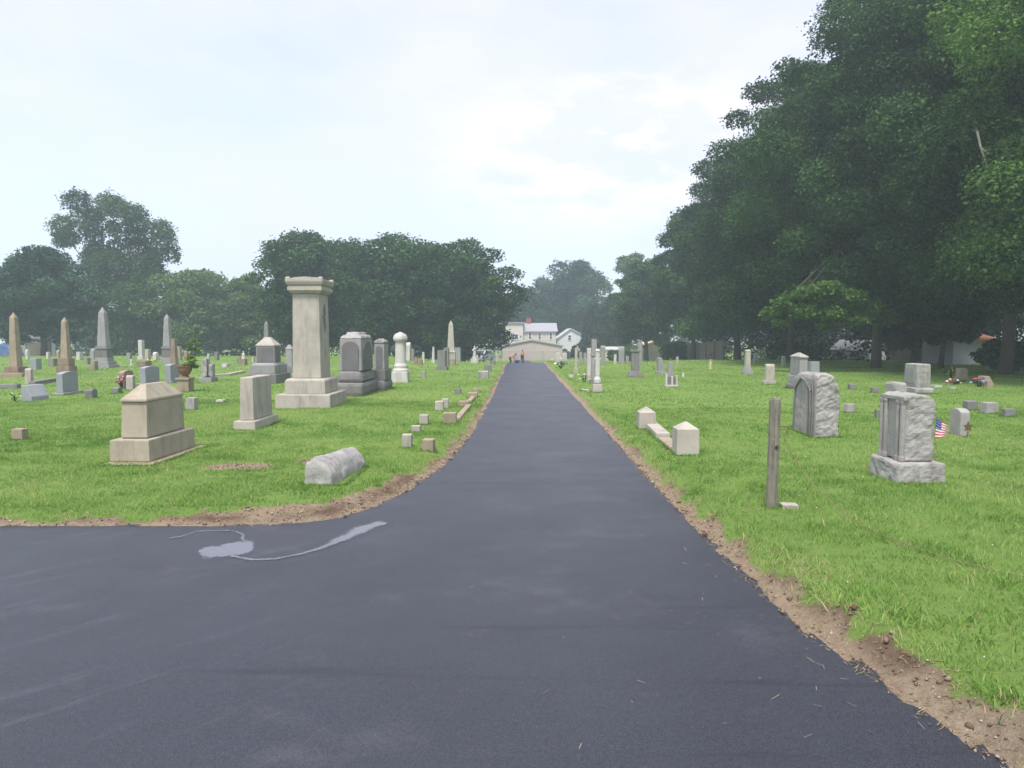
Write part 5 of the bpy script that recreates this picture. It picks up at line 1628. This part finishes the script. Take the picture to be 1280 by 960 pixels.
    for a in T: single(a[0], *a[1:6], a[6], g, 'headstone' if a[4] - a[3] > 7 else 'footstone', a[8], 'headstone' if a[4] - a[3] > 7 else 'footstone', base=a[7])
    # small flush markers beside lane
    single('flat', 711, 717, 468.5, 472, 'white_marble', 'flush white marker left of the white shafts', g, 'footstone', 1.5, 'footstone')
    single('flat', 727, 737, 487, 491, 'pale_limestone', 'flush pale marker in the grass below the white shafts', g, 'footstone', 1.5, 'footstone')

    # white marble tall pair and grey shaft
    X, Y, z, w, l, h, Y0 = simple(740, 754.5, 477, 490.5, .9)
    o = place('marble_column_headstone', X, Y, z, 'white marble column on an urn shaped foot and square base, right of the lane', 'headstone', g, False, 0)
    zz = lambda py: at(747, py, Y).z - z + .03; k = Y / F
    bm = bmesh.new(); frust(bm, 0, zz(480), w, w, w * .85, w * .85); bevel(bm, .02); bm_obj('base', bm, MATS['pale_limestone'], o)
    zb = zz(480) + .002
    bm = bmesh.new(); lathe(bm, [(3.4 * k, zb), (4.6 * k, zb + .04), (4.6 * k, zb + .13), (3.2 * k, zb + .2), (2.6 * k, zb + .25)], 14); bm_obj('foot', bm, MATS['white_marble'], o)
    bm = bmesh.new(); frust(bm, zb + .252, zz(439), 5.2 * k, 5.2 * k, 4.6 * k, 4.6 * k); frust(bm, zz(439) + .001, zz(436), 6.2 * k, 6.2 * k, 3 * k, 3 * k); bevel(bm, .01)
    frust(bm, zz(449), zz(447), 8.5 * k, 3.6 * k)
    bm_obj('shaft', bm, MATS['white_marble'], o)
    single('flat', 733, 740.5, 435, 475, 'white_marble', 'tall white marble slab headstone left of the tall grey shaft', g, 'headstone', .9, base=True)
    X, Y, z, w, l, h, Y0 = simple(737, 748.5, 470, 480, 1.0)
    o = place('shaft_headstone', X, Y, z, 'tall grey square shaft between the two white marble stones', 'headstone', g, False, 0)
    zz = lambda py: at(743, py, Y).z - z + .03; k = Y / F
    bm = bmesh.new(); frust(bm, 0, zz(474), w, w); bevel(bm, .02); bm_obj('base', bm, MATS['mid_granite'], o)
    bm = bmesh.new(); frust(bm, zz(474) + .002, zz(445), w * .72, w * .72, w * .66, w * .66); frust(bm, zz(445) + .001, zz(442), w * .85, w * .85); frust(bm, zz(442) + .001, zz(424), w * .6, w * .6, w * .64, w * .64); bevel(bm, .012); bm_obj('shaft', bm, MATS['grey_granite'], o)
    # wide based grey tablet
    X, Y, z, w, l, h, Y0 = simple(784, 806, 463, 472, .8)
    o = place('headstone', X, Y, z, 'tall grey rectangular tablet on a wide rough base right of the lane', 'headstone', g, False, 0)
    zz = lambda py: at(795, py, Y).z - z + .03; k = Y / F
    bm = bmesh.new(); frust(bm, 0, zz(463.5), w, l, w * .8, l * .8); rough(bm, .02, 6, .1); bm_obj('base', bm, MATS['mid_granite'], o)
    bm = bmesh.new(); frust(bm, zz(463.5) - .01, zz(440), 9.5 * k, l * .5, 9 * k, l * .48); frust(bm, zz(440), zz(437), 12 * k, l * .6); bevel(bm, .015); bm_obj('tablet', bm, MATS['mid_granite'], o)
    # slim tan pillar
    X, Y, z, w, l, h, Y0 = simple(928, 944, 460, 468, 1.0)
    o = place('pillar_headstone', X, Y, z, 'slim tan pillar headstone on a stepped base at the edge of the tree shade', 'headstone', g, False, 0)
    zz = lambda py: at(936, py, Y).z - z + .03
    bm = bmesh.new(); frust(bm, 0, zz(464), w, w); frust(bm, zz(464) + .001, zz(459), w * .8, w * .8, w * .66, w * .66); bevel(bm, .02); bm_obj('base', bm, MATS['grey_granite'], o)
    bm = bmesh.new(); frust(bm, zz(459) + .002, zz(439), w * .52, w * .52, w * .46, w * .46); frust(bm, zz(439) + .001, zz(437), w * .54, w * .54, w * .3, w * .3); bevel(bm, .012); bm_obj('shaft', bm, MATS['pale_limestone'], o)
    # white marble plot: low slab with three uprights
    X, Y, z, w, l, h, Y0 = simple(831, 849, 478, 484, .6)
    o = place('marble_plot', X, Y, z, 'low white marble plot with three short uprights on a slab', 'headstone', g, False, 0)
    zz = lambda py: at(840, py, Y).z - z + .03
    bm = bmesh.new(); frust(bm, 0, zz(481), w, l); bevel(bm, .01); bm_obj('base', bm, MATS['white_marble'], o)
    for (cx, py) in ((-.4, 467), (.05, 470), (.4, 469)):
        bm = bmesh.new(); frust(bm, zz(481) + .002, zz(py), w * .13, l * .6, cx=cx * w); bevel(bm, .01); bm_obj('upright', bm, MATS['white_marble'], o)
    bm = bmesh.new(); frust(bm, zz(481) + .003, zz(471), w * .75, l * .2, cy=l * .2); bm_obj('panel', bm, MATS['mid_granite'], o)
    # small pale figure
    X, Y, z, w, l, h, Y0 = simple(885.5, 892, 449, 461, 1.0)
    bm = bmesh.new(); q = w * .42
    lathe(bm, [(q, 0), (q, .06), (q * .6, .08), (q * .75, h * .4), (q * .7, h * .7), (q * .3, h * .78), (q * .42, h * .9), (q * .2, h + .03)], 12)
    tag(bm_obj('small_statue', bm, MATS['tan_wall'], None, (X, Y, z - .03)), 'small pale garden statue standing alone near the back shade', 'statue')
    # flowers
    flowers(730, 478, .09, ['pink_flower', 'white_flower'], 6, 'pink and white flowers beside the tall white slab headstone', .3, .035)
    flowers(701, 461, .25, ['white_flower'], 9, 'white flowers beside the crest headstones right of the lane', .55, .06)
    flowers(1194, 481, .16, ['red_flower', 'white_flower'], 9, 'red and white flowers in front of the broad tan headstone', .2, .05)
    flowers(1224, 484, .13, ['red_flower', 'blue_flower'], 7, 'red and blue flowers beside the leaning tan headstone', .3, .05)
    flowers(1188, 478, .05, ['yellow_flower'], 4, 'tall yellow flowers at the left of the broad tan headstone', .55, .04)


# ------------------------------------------------------------------ buildings, fences, people
def box_at(bm, x0, x1, y0, y1, z0, z1):
    frust(bm, z0, z1, x1 - x0, y1 - y0, cx=(x0 + x1) / 2, cy=(y0 + y1) / 2)


def window(parent, cx, y, cz, w, h, rows=2, cols=2, trim='white_trim', axis='y'):
    bm = bmesh.new()
    t = .09
    for (a, b, c, d) in ((-w / 2 - t, -w / 2, -h / 2 - t, h / 2 + t), (w / 2, w / 2 + t, -h / 2 - t, h / 2 + t), (-w / 2, w / 2, h / 2, h / 2 + t), (-w / 2, w / 2, -h / 2 - t, -h / 2)):
        box_at(bm, cx + a, cx + b, y - .06, y + .04, cz + c, cz + d)
    for i in range(1, cols): box_at(bm, cx - w / 2 + w * i / cols - .02, cx - w / 2 + w * i / cols + .02, y - .035, y + .02, cz - h / 2, cz + h / 2)
    for i in range(1, rows): box_at(bm, cx - w / 2, cx + w / 2, y - .045, y + .02, cz - h / 2 + h * i / rows - .025, cz - h / 2 + h * i / rows + .025)
    f = bm_obj('window', bm, MATS[trim], parent)
    bm = bmesh.new(); box_at(bm, cx - w / 2, cx + w / 2, y - .012, y + .03, cz - h / 2, cz + h / 2)
    bm_obj('pane', bm, MATS['dark_glass'], f)


def gable_house(px0, px1, Y, ye, ya, yb, depth, wall, roof, label, name='house', gable_front=True, overhang=.3, cat='house', ax=.5):
    a = at(px0, ye, Y); b = at(px1, ye, Y)
    gz = float(lawn((a.x + b.x) / 2, Y + 2)) - .3
    w = b.x - a.x
    root = empty(name, ((a.x + b.x) / 2, Y, gz), label, cat)
    he = at(px0, ye, Y).z - gz; ha = at(px0, ya, Y).z - gz
    bm = bmesh.new()
    if gable_front:
        prism(bm, [(-w / 2, 0), (w / 2, 0), (w / 2, he), (w * (ax - .5), ha), (-w / 2, he)], 0, depth, 'y')
    else:
        prism(bm, [(0, 0), (depth, 0), (depth, he), (depth / 2, ha), (0, he)], -w / 2, w / 2, 'x')
    bm_obj('wall', bm, MATS[wall], root)
    bm = bmesh.new(); t = .16
    if gable_front:
        xa = w * (ax - .5)
        for s in (-1, 1):
            xe = s * w / 2; o_ = overhang
            sl = (ha - he) / abs(xe - xa)
            pts = [(xa, ha + .01), (xe + s * o_, he + .01 - sl * o_), (xe + s * o_, he + t - sl * o_), (xa, ha + t)]
            prism(bm, pts, -overhang, depth + overhang, 'y')
    else:
        sl = (ha - he) / (depth / 2); o_ = overhang
        prism(bm, [(-o_, he + .01 - sl * o_), (depth / 2, ha + .01), (depth / 2, ha + t), (-o_, he + t - sl * o_)], -w / 2 - overhang, w / 2 + overhang, 'x')
        prism(bm, [(depth + o_, he + .01 - sl * o_), (depth / 2, ha + .01), (depth / 2, ha + t), (depth + o_, he + t - sl * o_)], -w / 2 - overhang, w / 2 + overhang, 'x')
    bm_obj('roof', bm, MATS[roof], root)
    return root, w, he, ha


def chain_fence(p0, p1, h, label, spacing=3.0):
    root = empty('chain_link_fence', p0, label, 'fence')
    d = p1 - p0; n = max(1, int(Vector((d.x, d.y, 0)).length / spacing))
    gz = lambda t: float(lawn(p0.x + d.x * t, p0.y + d.y * t)) - p0.z
    rail = []
    for i in range(n + 1):
        t = i / n
        bm = bmesh.new(); tube(bm, [(d.x * t, d.y * t, gz(t) - .1), (d.x * t, d.y * t, gz(t) + h + .06)], .035, 7)
        bm_obj('post', bm, MATS['zinc_metal'], root)
        rail.append((d.x * t, d.y * t, gz(t) + h))
    bm = bmesh.new(); tube(bm, rail, .024, 6); bm_obj('rail', bm, MATS['zinc_metal'], root)
    bm = bmesh.new()
    m = int(Vector((d.x, d.y, 0)).length / .22)
    kk = h / (Vector((d.x, d.y, 0)).length)
    for i in range(-int(h / .22), m):
        t0, t1 = i / m, i / m + kk
        for up in (0, 1):
            ta, tb = max(t0, 0), min(t1, 1)
            if tb <= ta: continue
            za, zb = (ta - t0) / kk * h, (tb - t0) / kk * h
            if up: za, zb = h - za, h - zb
            A = Vector((d.x * ta, d.y * ta, gz(ta) + za)); B = Vector((d.x * tb, d.y * tb, gz(tb) + zb))
            tube(bm, [A, B], .006, 3, False)
    bm_obj('wire_mesh', bm, MATS['zinc_metal'], root)


def board_fence(p0, p1, h, mat, label, bw=.14, gap=.01, panel=2.4):
    root = empty('board_fence', p0, label, 'fence')
    d = Vector((p1.x - p0.x, p1.y - p0.y, 0)); Ln = d.length; u = d.normalized(); ang = math.atan2(u.y, u.x)
    n = max(1, round(Ln / panel))
    r = random.Random(int(p0.x * 3))
    for i in range(n):
        bm = bmesh.new()
        x = i * Ln / n + .06
        while x < (i + 1) * Ln / n - .06:
            z = float(lawn(p0.x + u.x * x, p0.y + u.y * x)) - p0.z
            frust(bm, z + .03, z + h + r.uniform(-.02, .02), bw - gap, .03, cx=x + bw / 2); x += bw
        o = bm_obj('panel', bm, MATS[mat], root); o.rotation_euler.z = ang
    for i in range(n + 1):
        x = i * Ln / n; z = float(lawn(p0.x + u.x * x, p0.y + u.y * x)) - p0.z
        bm = bmesh.new(); frust(bm, z - .1, z + h + .08, .12, .12, cx=x, cy=.08)
        o = bm_obj('post', bm, MATS[mat], root); o.rotation_euler.z = ang


def skin_mesh(name, verts, edges, radii, mat, parent, sub=1):
    me = bpy.data.meshes.new(name)
    me.from_pydata(verts, edges, [])
    o = bpy.data.objects.new(name, me); COL.objects.link(o); o.parent = parent
    sm = o.modifiers.new('skin', 'SKIN')
    lay = me.skin_vertices[0].data
    for i, rr in enumerate(radii):
        lay[i].radius = (rr, rr) if not isinstance(rr, tuple) else rr
    lay[0].use_root = True
    s = o.modifiers.new('sub', 'SUBSURF'); s.levels = sub; s.render_levels = sub
    dg = bpy.context.evaluated_depsgraph_get()
    me2 = bpy.data.meshes.new_from_object(o.evaluated_get(dg))
    o.modifiers.clear(); o.data = me2
    me2.materials.clear(); me2.materials.append(mat)
    me2.polygons.foreach_set('use_smooth', [True] * len(me2.polygons))
    return o


def person(loc, label, top, legs, bend=0.0, face=0.0, vest=None, arms='down'):
    root = empty('person', loc, label, 'person', None, face)
    # hips at .93, bend leans the trunk forward (-Y local)
    hip = Vector((0, 0, .93))
    sb, cb = math.sin(bend), math.cos(bend)
    up = Vector((0, -sb, cb)); fw = Vector((0, -cb, -sb))
    ch = hip + up * .28; sh = hip + up * .50; nk = sh + up * .07; hd = nk + up * .13 + fw * .02; tp = nk + up * .25
    S = {}
    v = []; e = []; rad = []

    def add(co, r, par=None):
        v.append(tuple(co)); rad.append(r); i = len(v) - 1
        if par is not None: e.append((par, i))
        return i
    h = add(hip, (.155, .11)); c = add(ch, (.15, .10), h); s = add(sh, (.13, .085), c); n = add(nk, .055, s); d = add(hd, (.075, .092), n); add(tp, (.06, .07), d)
    LG, AR = [], []
    for sx in (-1, 1):
        st = .06 * sx
        kn = Vector((sx * .11, -.06 - .12 * (bend > .4), .50)); an = Vector((sx * .12, .02 + st * .6, .09)); toe = an + Vector((sx * .02, -.15, -.045))
        a = add(hip + Vector((sx * .09, 0, -.06)), .088, h); b = add(kn, .062, a); f = add(an, .043, b); add(toe, .036, f)
        LG.append((hip + Vector((sx * .09, 0, -.06)), kn, an))
        so = sh + Vector((sx * .17, 0, 0)) - up * .02
        el = so + (-up * .24 + fw * .12 + Vector((sx * .05, 0, 0))) if arms != 'down' else so - up * .28 + Vector((sx * .06, 0, 0))
        if bend > .4: el = so + Vector((sx * .02, -.06, -.27))
        wr = el + (fw * .22 + up * .02 - Vector((sx * .1, 0, 0))) if arms != 'down' else el + Vector((0, -.06, -.24))
        if bend > .4: wr = el + Vector((-sx * .02, -.08, -.24))
        a = add(so, .056, s); b = add(el, .044, a); f = add(wr, .032, b); add(wr + (wr - el).normalized() * .12, (.022, .036), f)
        AR.append((so, el, wr))
    skin_mesh('body', v, e, rad, MATS['skin'], root, 2)
    # trousers
    v = [tuple(hip + up * .06), tuple(hip)]; e = [(0, 1)]; rad = [(.168, .125), (.17, .13)]
    for (a, b, c_) in LG:
        i = len(v); v += [tuple(a), tuple(b), tuple(c_ + Vector((0, 0, .02)))]; e += [(1, i), (i, i + 1), (i + 1, i + 2)]; rad += [.105, .082, .07]
    skin_mesh('trousers', v, e, rad, MATS[legs], root, 2)
    v = [tuple(hip + up * .05), tuple(ch), tuple(sh)]; e = [(0, 1), (1, 2)]; rad = [(.175, .13), (.175, .125), (.155, .11)]
    for (a, b, c_) in AR:
        i = len(v); v += [tuple(a), tuple(a.lerp(b, .8))]; e += [(2, i), (i, i + 1)]; rad += [.075, .062]
    skin_mesh('shirt', v, e, rad, MATS[top], root, 2)
    if vest:
        skin_mesh('vest', [tuple(hip + up * .12), tuple(ch), tuple(sh - up * .03)], [(0, 1), (1, 2)], [(.19, .145), (.19, .14), (.17, .125)], MATS[vest], root, 2)
    bm = bmesh.new(); bmesh.ops.create_uvsphere(bm, u_segments=12, v_segments=8, radius=.1, matrix=Matrix.Translation(hd + up * .07 - fw * .02) @ Matrix.Diagonal((.85, 1.0, .8, 1)))
    bm_obj('hair', bm, MATS['hair'], root, smooth=True)
    for sx in (-1, 1):
        bm = bmesh.new(); an = Vector((sx * .12, .02 + .06 * sx * .6, .09))
        tube(bm, [an + Vector((0, .07, -.05)), an + Vector((sx * .01, -.06, -.05)), an + Vector((sx * .025, -.2, -.06))], [.05, .05, .035], 8)
        bm_obj('shoe', bm, MATS['dark_cloth'], root)
    # face: eyes and nose
    bm = bmesh.new()
    for sx in (-1, 1): bmesh.ops.create_icosphere(bm, subdivisions=1, radius=.012, matrix=Matrix.Translation(hd + fw * .088 + Vector((sx * .032, 0, 0)) + up * .02))
    bm_obj('eyes', bm, MATS['dark_cloth'], root)
    return root


def car(loc, label, rz):
    root = empty('parked_car', loc, label, 'car', None, rz)
    bm = bmesh.new()
    prof = [(-2.2, .35), (-2.25, .75), (-2.1, 1.0), (-1.5, 1.08), (-.9, 1.5), (1.0, 1.55), (1.9, 1.1), (2.2, 1.0), (2.25, .6), (2.2, .35)]
    prism(bm, prof, -.85, .85, 'y'); bevel(bm, .08, 2)
    bm_obj('body', bm, MATS['car_paint'], root)
    for s in (-1, 1):
        for pts in ([(-1.25, 1.1), (-.85, 1.42), (-.05, 1.46), (-.05, 1.1)], [(.05, 1.1), (.05, 1.46), (.9, 1.46), (1.5, 1.12)]):
            bm = bmesh.new(); prism(bm, pts, s * .852, s * .862, 'y'); bm_obj('window', bm, MATS['dark_glass'], root)
        if s == 1:
            for pts in ([(-1.47, 1.11), (-.92, 1.46), (-.95, 1.49), (-1.5, 1.13)], [(1.05, 1.53), (1.86, 1.13), (1.9, 1.15), (1.09, 1.56)]):
                bm = bmesh.new(); prism(bm, pts, -.68, .68, 'y'); bm_obj('windscreen', bm, MATS['dark_glass'], root)
        for x in (-1.4, 1.4):
            bm = bmesh.new(); bmesh.ops.create_cone(bm, cap_ends=True, segments=20, radius1=.34, radius2=.34, depth=.22, matrix=Matrix.Translation((x, s * .78, .34)) @ Matrix.Rotation(math.pi / 2, 4, 'X'))
            w = bm_obj('wheel', bm, MATS['tyre_rubber'], root)
            bm = bmesh.new(); bmesh.ops.create_cone(bm, cap_ends=True, segments=16, radius1=.2, radius2=.2, depth=.03, matrix=Matrix.Translation((x, s * .9, .34)) @ Matrix.Rotation(math.pi / 2, 4, 'X'))
            bm_obj('rim', bm, MATS['zinc_metal'], w)


def build_town():
    # pink block garage at the end of the lane
    root, w, he, ha = gable_house(628, 703, 96, 433, 426, 455, 9, 'pink_block', 'grey_shingle', 'long pinkish low gabled garage closing the end of the lane', 'garage', True, .15, 'garage', .48)
    # yellow house behind, right part with windows
    Y = 106
    root, w, he, ha = gable_house(654, 695, Y, 414.5, 404.5, 455, 7, 'yellow_siding', 'grey_shingle', 'pale yellow two storey house with grey roof behind the garage', 'house', False, .25)
    k = Y / F
    cx = root.location.x; gz = root.location.z
    for px in (662.5, 674.5, 688.5):
        q = at(px, 420, Y); window(root, q.x - cx, -.02, q.z - gz, 2.6 * k, 7.2 * k, 2, 1)
    q0 = at(632, 404, Y); q1 = at(654, 404, Y)
    bm = bmesh.new()
    x0, x1 = q0.x - cx, q1.x - cx
    box_at(bm, x0, x1 - .02, -.4, 7, 0, at(640, 404.6, Y).z - gz)
    wg = bm_obj('wing', bm, MATS['yellow_siding'], root)
    bm = bmesh.new(); frust(bm, at(640, 404.4, Y).z - gz, at(640, 402.8, Y).z - gz, x1 - x0 + .3, 7.8, cx=(x0 + x1) / 2, cy=3.3); bm_obj('roof', bm, MATS['grey_shingle'], root)
    q = at(644, 421, Y); window(root, q.x - cx, -.42, q.z - gz, 7 * k, 6.5 * k, 2, 3)
    q = at(661, 404, Y); zt = at(661, 398, Y + 3).z - gz
    bm = bmesh.new(); frust(bm, he + .5, zt, .75, .75, cx=q.x - cx, cy=3.5); frust(bm, zt + .001, zt + .12, .85, .85, cx=q.x - cx, cy=3.5); bm_obj('chimney', bm, MATS['red_brick'], root)
    q = at(646, 404, Y); bm = bmesh.new(); tube(bm, [(q.x - cx, 2, he), (q.x - cx, 2, at(646, 393, Y).z - gz)], .05, 6); bm_obj('vent_pipe', bm, MATS['zinc_metal'], root)
    # white gabled house
    Y = 112
    root, w, he, ha = gable_house(696, 737, Y, 424, 411.5, 455, 9, 'white_siding', 'white_vinyl', 'white gabled house with one dark window above the evergreens', 'house', True, .2, 'house', .42)
    q = at(712, 422, Y); window(root, q.x - root.location.x, -.02, q.z - root.location.z, 3.2 * Y / F, 5.5 * Y / F, 2, 1)
    # low white shed
    gable_house(757, 778, 100, 437.5, 435, 455, 6, 'yellow_siding', 'white_vinyl', 'low cream shed with a white roof among the far bushes', 'shed', False, .15, 'shed')
    gable_house(802, 838, 90, 434, 427.5, 455, 7, 'tan_wall', 'tan_wall', 'tan low gabled shed right of the far headstones', 'shed', True, .1, 'shed')
    # left edge house and a car-blue tarp
    gable_house(-30, 14, 84, 424, 412, 448, 8, 'white_siding', 'dark_shingle', 'white gabled house at the left edge behind the leftmost obelisk', 'house', True, .25, 'house', .3)
    gable_house(-60, 13, 110, 412, 396, 448, 8, 'tan_wall', 'orange_roof', 'house with a tan roof further behind at the left edge', 'house', False, .25, 'house')
    q = P(8, 446); bm = bmesh.new()
    prism(bm, [(-1.3, 0), (1.3, 0), (1.0, 1.0), (.2, 1.5), (-.8, 1.2)], -.8, .8, 'y'); rough(bm, .08, 2, .3)
    tag(bm_obj('tarpaulin_heap', bm, MATS['blue_plastic'], None, Vector((at(9, 446, 68).x, 68, float(lawn(at(9, 446, 68).x, 68))))), 'heap under a blue tarpaulin before the white house at the left edge', 'tarpaulin')
    # pale house behind the statue
    gable_house(583, 598, 104, 438, 432, 455, 6, 'tan_wall', 'white_vinyl', 'small pale house glimpsed behind the white statue', 'house', True, .1, 'house')
    p = at(602, 446, 86); car(Vector((p.x, 86, float(lawn(p.x, 86)))), 'silver car parked beyond the crest left of the lane', 1.28)
    # right: white garage with orange brown roof
    Y = 41
    root, w, he, ha = gable_house(1192, 1236, Y, 425, 411, 460, 7, 'white_vinyl', 'orange_roof', 'white garage with an orange brown roof seen under the right trees', 'garage', False, .3, 'garage')
    gable_house(1086, 1112, 50, 440, 428, 460, 6, 'white_vinyl', 'grey_shingle', 'dim grey gable end glimpsed in the shade between trunks', 'shed', True, .1, 'shed')
    board_fence(Vector((at(1188, 450, 42).x, 42, 0)), Vector((at(1110, 450, 47).x, 47, 0)), 1.6, 'fence_wood', 'grey board fence in the shade behind the right trees', .18)
    board_fence(Vector((at(905, 450, 62).x, 62, float(lawn(18, 62)))), Vector((at(848, 450, 76).x, 76, float(lawn(16, 76)))), 1.9, 'fence_wood', 'grey board fence under the trees right of the tan shed', .15)
    board_fence(Vector((at(33, 448, 66).x, 66, float(lawn(-46, 66)))), Vector((at(63, 448, 66).x, 66, float(lawn(-44, 66)))), 1.45, 'fence_wood', 'grey board fence between the two leftmost obelisks', .15)
    a = at(612, 450, 89); b = at(712, 450, 89)
    chain_fence(Vector((a.x, 89, float(lawn(a.x, 89)))), Vector((b.x, 89, float(lawn(b.x, 89)))), 1.35, 'chain link fence across the end of the lane')
    a = at(800, 450, 84); b = at(842, 450, 84)
    chain_fence(Vector((a.x, 84, float(lawn(a.x, 84)))), Vector((b.x, 84, float(lawn(b.x, 84)))), 1.35, 'chain link fence in front of the tan shed')
    # two road workers and a blue cart
    for (px, yt) in ((653, 436),):
        Yp = 80; q = at(px, 450, Yp)
        person(Vector((q.x, Yp, float(drop(q.x, Yp)))), 'person in orange shirt and blue jeans standing at the end of the lane', 'hi_vis', 'denim', .12, .3, None, 'fwd')
        bm = bmesh.new(); frust(bm, 0, .32, .36, .2, .34, .18); bevel(bm, .03)
        bg = bm_obj('shoulder_bag', bm, MATS['dark_cloth'], None, Vector((q.x - .03, Yp - .26, float(drop(q.x, Yp)) + .88)))
        tag(bg, 'dark bag held at the waist by the person in jeans', 'bag')
    Yp = 79; q = at(637, 450, Yp)
    person(Vector((q.x, Yp, float(drop(q.x, Yp)))), 'person in yellow vest and dark trousers bending forward at the lane end', 'hi_vis', 'dark_cloth', 1.15, 1.3, 'hi_vis_yellow')
    q = at(646.5, 450, 79.5)
    root = empty('blue_barrow', Vector((q.x, 79.5, float(drop(q.x, 79.5)))), 'small blue barrow between the two people at the lane end', 'barrow')
    bm = bmesh.new(); frust(bm, .28, .62, .36, .5, .56, .75); bevel(bm, .03); bm_obj('tray', bm, MATS['blue_plastic'], root)
    bm = bmesh.new(); bmesh.ops.create_cone(bm, cap_ends=True, segments=16, radius1=.19, radius2=.19, depth=.08, matrix=Matrix.Translation((0, .42, .19)) @ Matrix.Rotation(math.pi / 2, 4, 'Y')); bm_obj('wheel', bm, MATS['tyre_rubber'], root)
    for s in (-1, 1):
        bm = bmesh.new(); tube(bm, [(s * .08, .4, .2), (s * .2, 0, .3), (s * .26, -.7, .62)], .02, 6); tube(bm, [(s * .2, -.25, .34), (s * .22, -.3, 0)], .018, 6); bm_obj('handle', bm, MATS['dark_metal'], root)


# ------------------------------------------------------------------ light, sky, air
SUN_EL, SUN_AZ = 64, 196        # azimuth of the sun measured clockwise from +Y


def build_light():
    w = bpy.data.worlds.new('World'); scene.world = w; w.use_nodes = True
    nt = w.node_tree
    for n in list(nt.nodes): nt.nodes.remove(n)
    out = N(nt, 'ShaderNodeOutputWorld'); bg = N(nt, 'ShaderNodeBackground')
    bg.inputs['Strength'].default_value = 0.1
    sky = N(nt, 'ShaderNodeTexSky', sky_type='NISHITA'); sky.sun_disc = False
    sky.sun_elevation = R_(SUN_EL); sky.sun_rotation = R_(SUN_AZ)
    sky.air_density = 1.0; sky.dust_density = 2.0; sky.ozone_density = 1.0
    tc = N(nt, 'ShaderNodeTexCoord'); v = tc.outputs['Generated']
    mp = N(nt, 'ShaderNodeMapping'); mp.inputs['Scale'].default_value = (1, 1, 2.6); L(nt, v, mp.inputs[0])
    n1 = noise_n(nt, mp.outputs[0], 2.3, 6, .55)
    veil = ramp(nt, n1, [(0.30, .46), (0.62, .95)])
    c = mixc(nt, 1.0, sky.outputs[0], (1.02, .96, 1.04), 'MULTIPLY')
    c = mixc(nt, veil, c, (3.08, 3.10, 3.66))
    # warm heaped cloud low over the far trees, in one quarter of the sky
    n2 = noise_n(nt, mp.outputs[0], 6.0, 8, .62)
    dv = Vector((.115, .96, .235)).normalized()
    sub = N(nt, 'ShaderNodeVectorMath', operation='SUBTRACT'); L(nt, v, sub.inputs[0]); sub.inputs[1].default_value = dv
    sc = N(nt, 'ShaderNodeVectorMath', operation='MULTIPLY'); L(nt, sub.outputs[0], sc.inputs[0]); sc.inputs[1].default_value = (3.6, 1, 7.5)
    ln = N(nt, 'ShaderNodeVectorMath', operation='LENGTH'); L(nt, sc.outputs[0], ln.inputs[0])
    near = ramp(nt, ln.outputs['Value'], [(.25, 1), (1.0, 0)])
    mul = N(nt, 'ShaderNodeMath', operation='MULTIPLY'); L(nt, ramp(nt, n2, [(0.44, 0), (0.53, .9)]), mul.inputs[0]); L(nt, near, mul.inputs[1])
    c = mixc(nt, mul.outputs[0], c, (3.95, 3.62, 3.68))
    L(nt, c, bg.inputs[0]); L(nt, bg.outputs[0], out.inputs[0])
    sd = bpy.data.lights.new('sun', 'SUN'); sd.energy = 1.5; sd.angle = R_(14); sd.color = (1, .95, .87)
    s = bpy.data.objects.new('sun', sd); COL.objects.link(s)
    az = R_(SUN_AZ); el = R_(SUN_EL)
    to = Vector((math.sin(az) * math.cos(el), math.cos(az) * math.cos(el), math.sin(el)))
    s.rotation_euler = to.to_track_quat('Z', 'Y').to_euler()
    s.location = to * 50


HAZE = 0.0021


def build_haze():
    m = bpy.data.materials.new('haze'); m.use_nodes = True
    nt = m.node_tree
    for n in list(nt.nodes): nt.nodes.remove(n)
    out = N(nt, 'ShaderNodeOutputMaterial'); v = N(nt, 'ShaderNodeVolumePrincipled')
    v.inputs['Color'].default_value = (.78, .91, 1.0, 1); v.inputs['Density'].default_value = HAZE
    v.inputs['Anisotropy'].default_value = 0.2
    L(nt, v.outputs[0], out.inputs['Volume'])
    bm = bmesh.new(); frust(bm, -3.6, 36, 660, 660, cy=10)
    tag(bm_obj('haze', bm, m), 'pale summer haze filling the air over the cemetery', 'haze', kind='stuff')


build_light()
build_ground()
build_road()
build_left_front()
build_left_field()
build_right()
build_town()
build_trees()
build_grass()
build_haze()

scene.view_settings.view_transform = 'Standard'
scene.view_settings.look = 'None'
scene.view_settings.exposure = 1.7
scene.view_settings.gamma = 1
scene.view_settings.use_curve_mapping = False
scene.render.engine = 'CYCLES'
scene.cycles.max_bounces = 5
scene.cycles.diffuse_bounces = 3
scene.cycles.glossy_bounces = 2
scene.cycles.transmission_bounces = 3
scene.cycles.transparent_max_bounces = 16
scene.cycles.volume_bounces = 1
scene.cycles.use_denoising = True
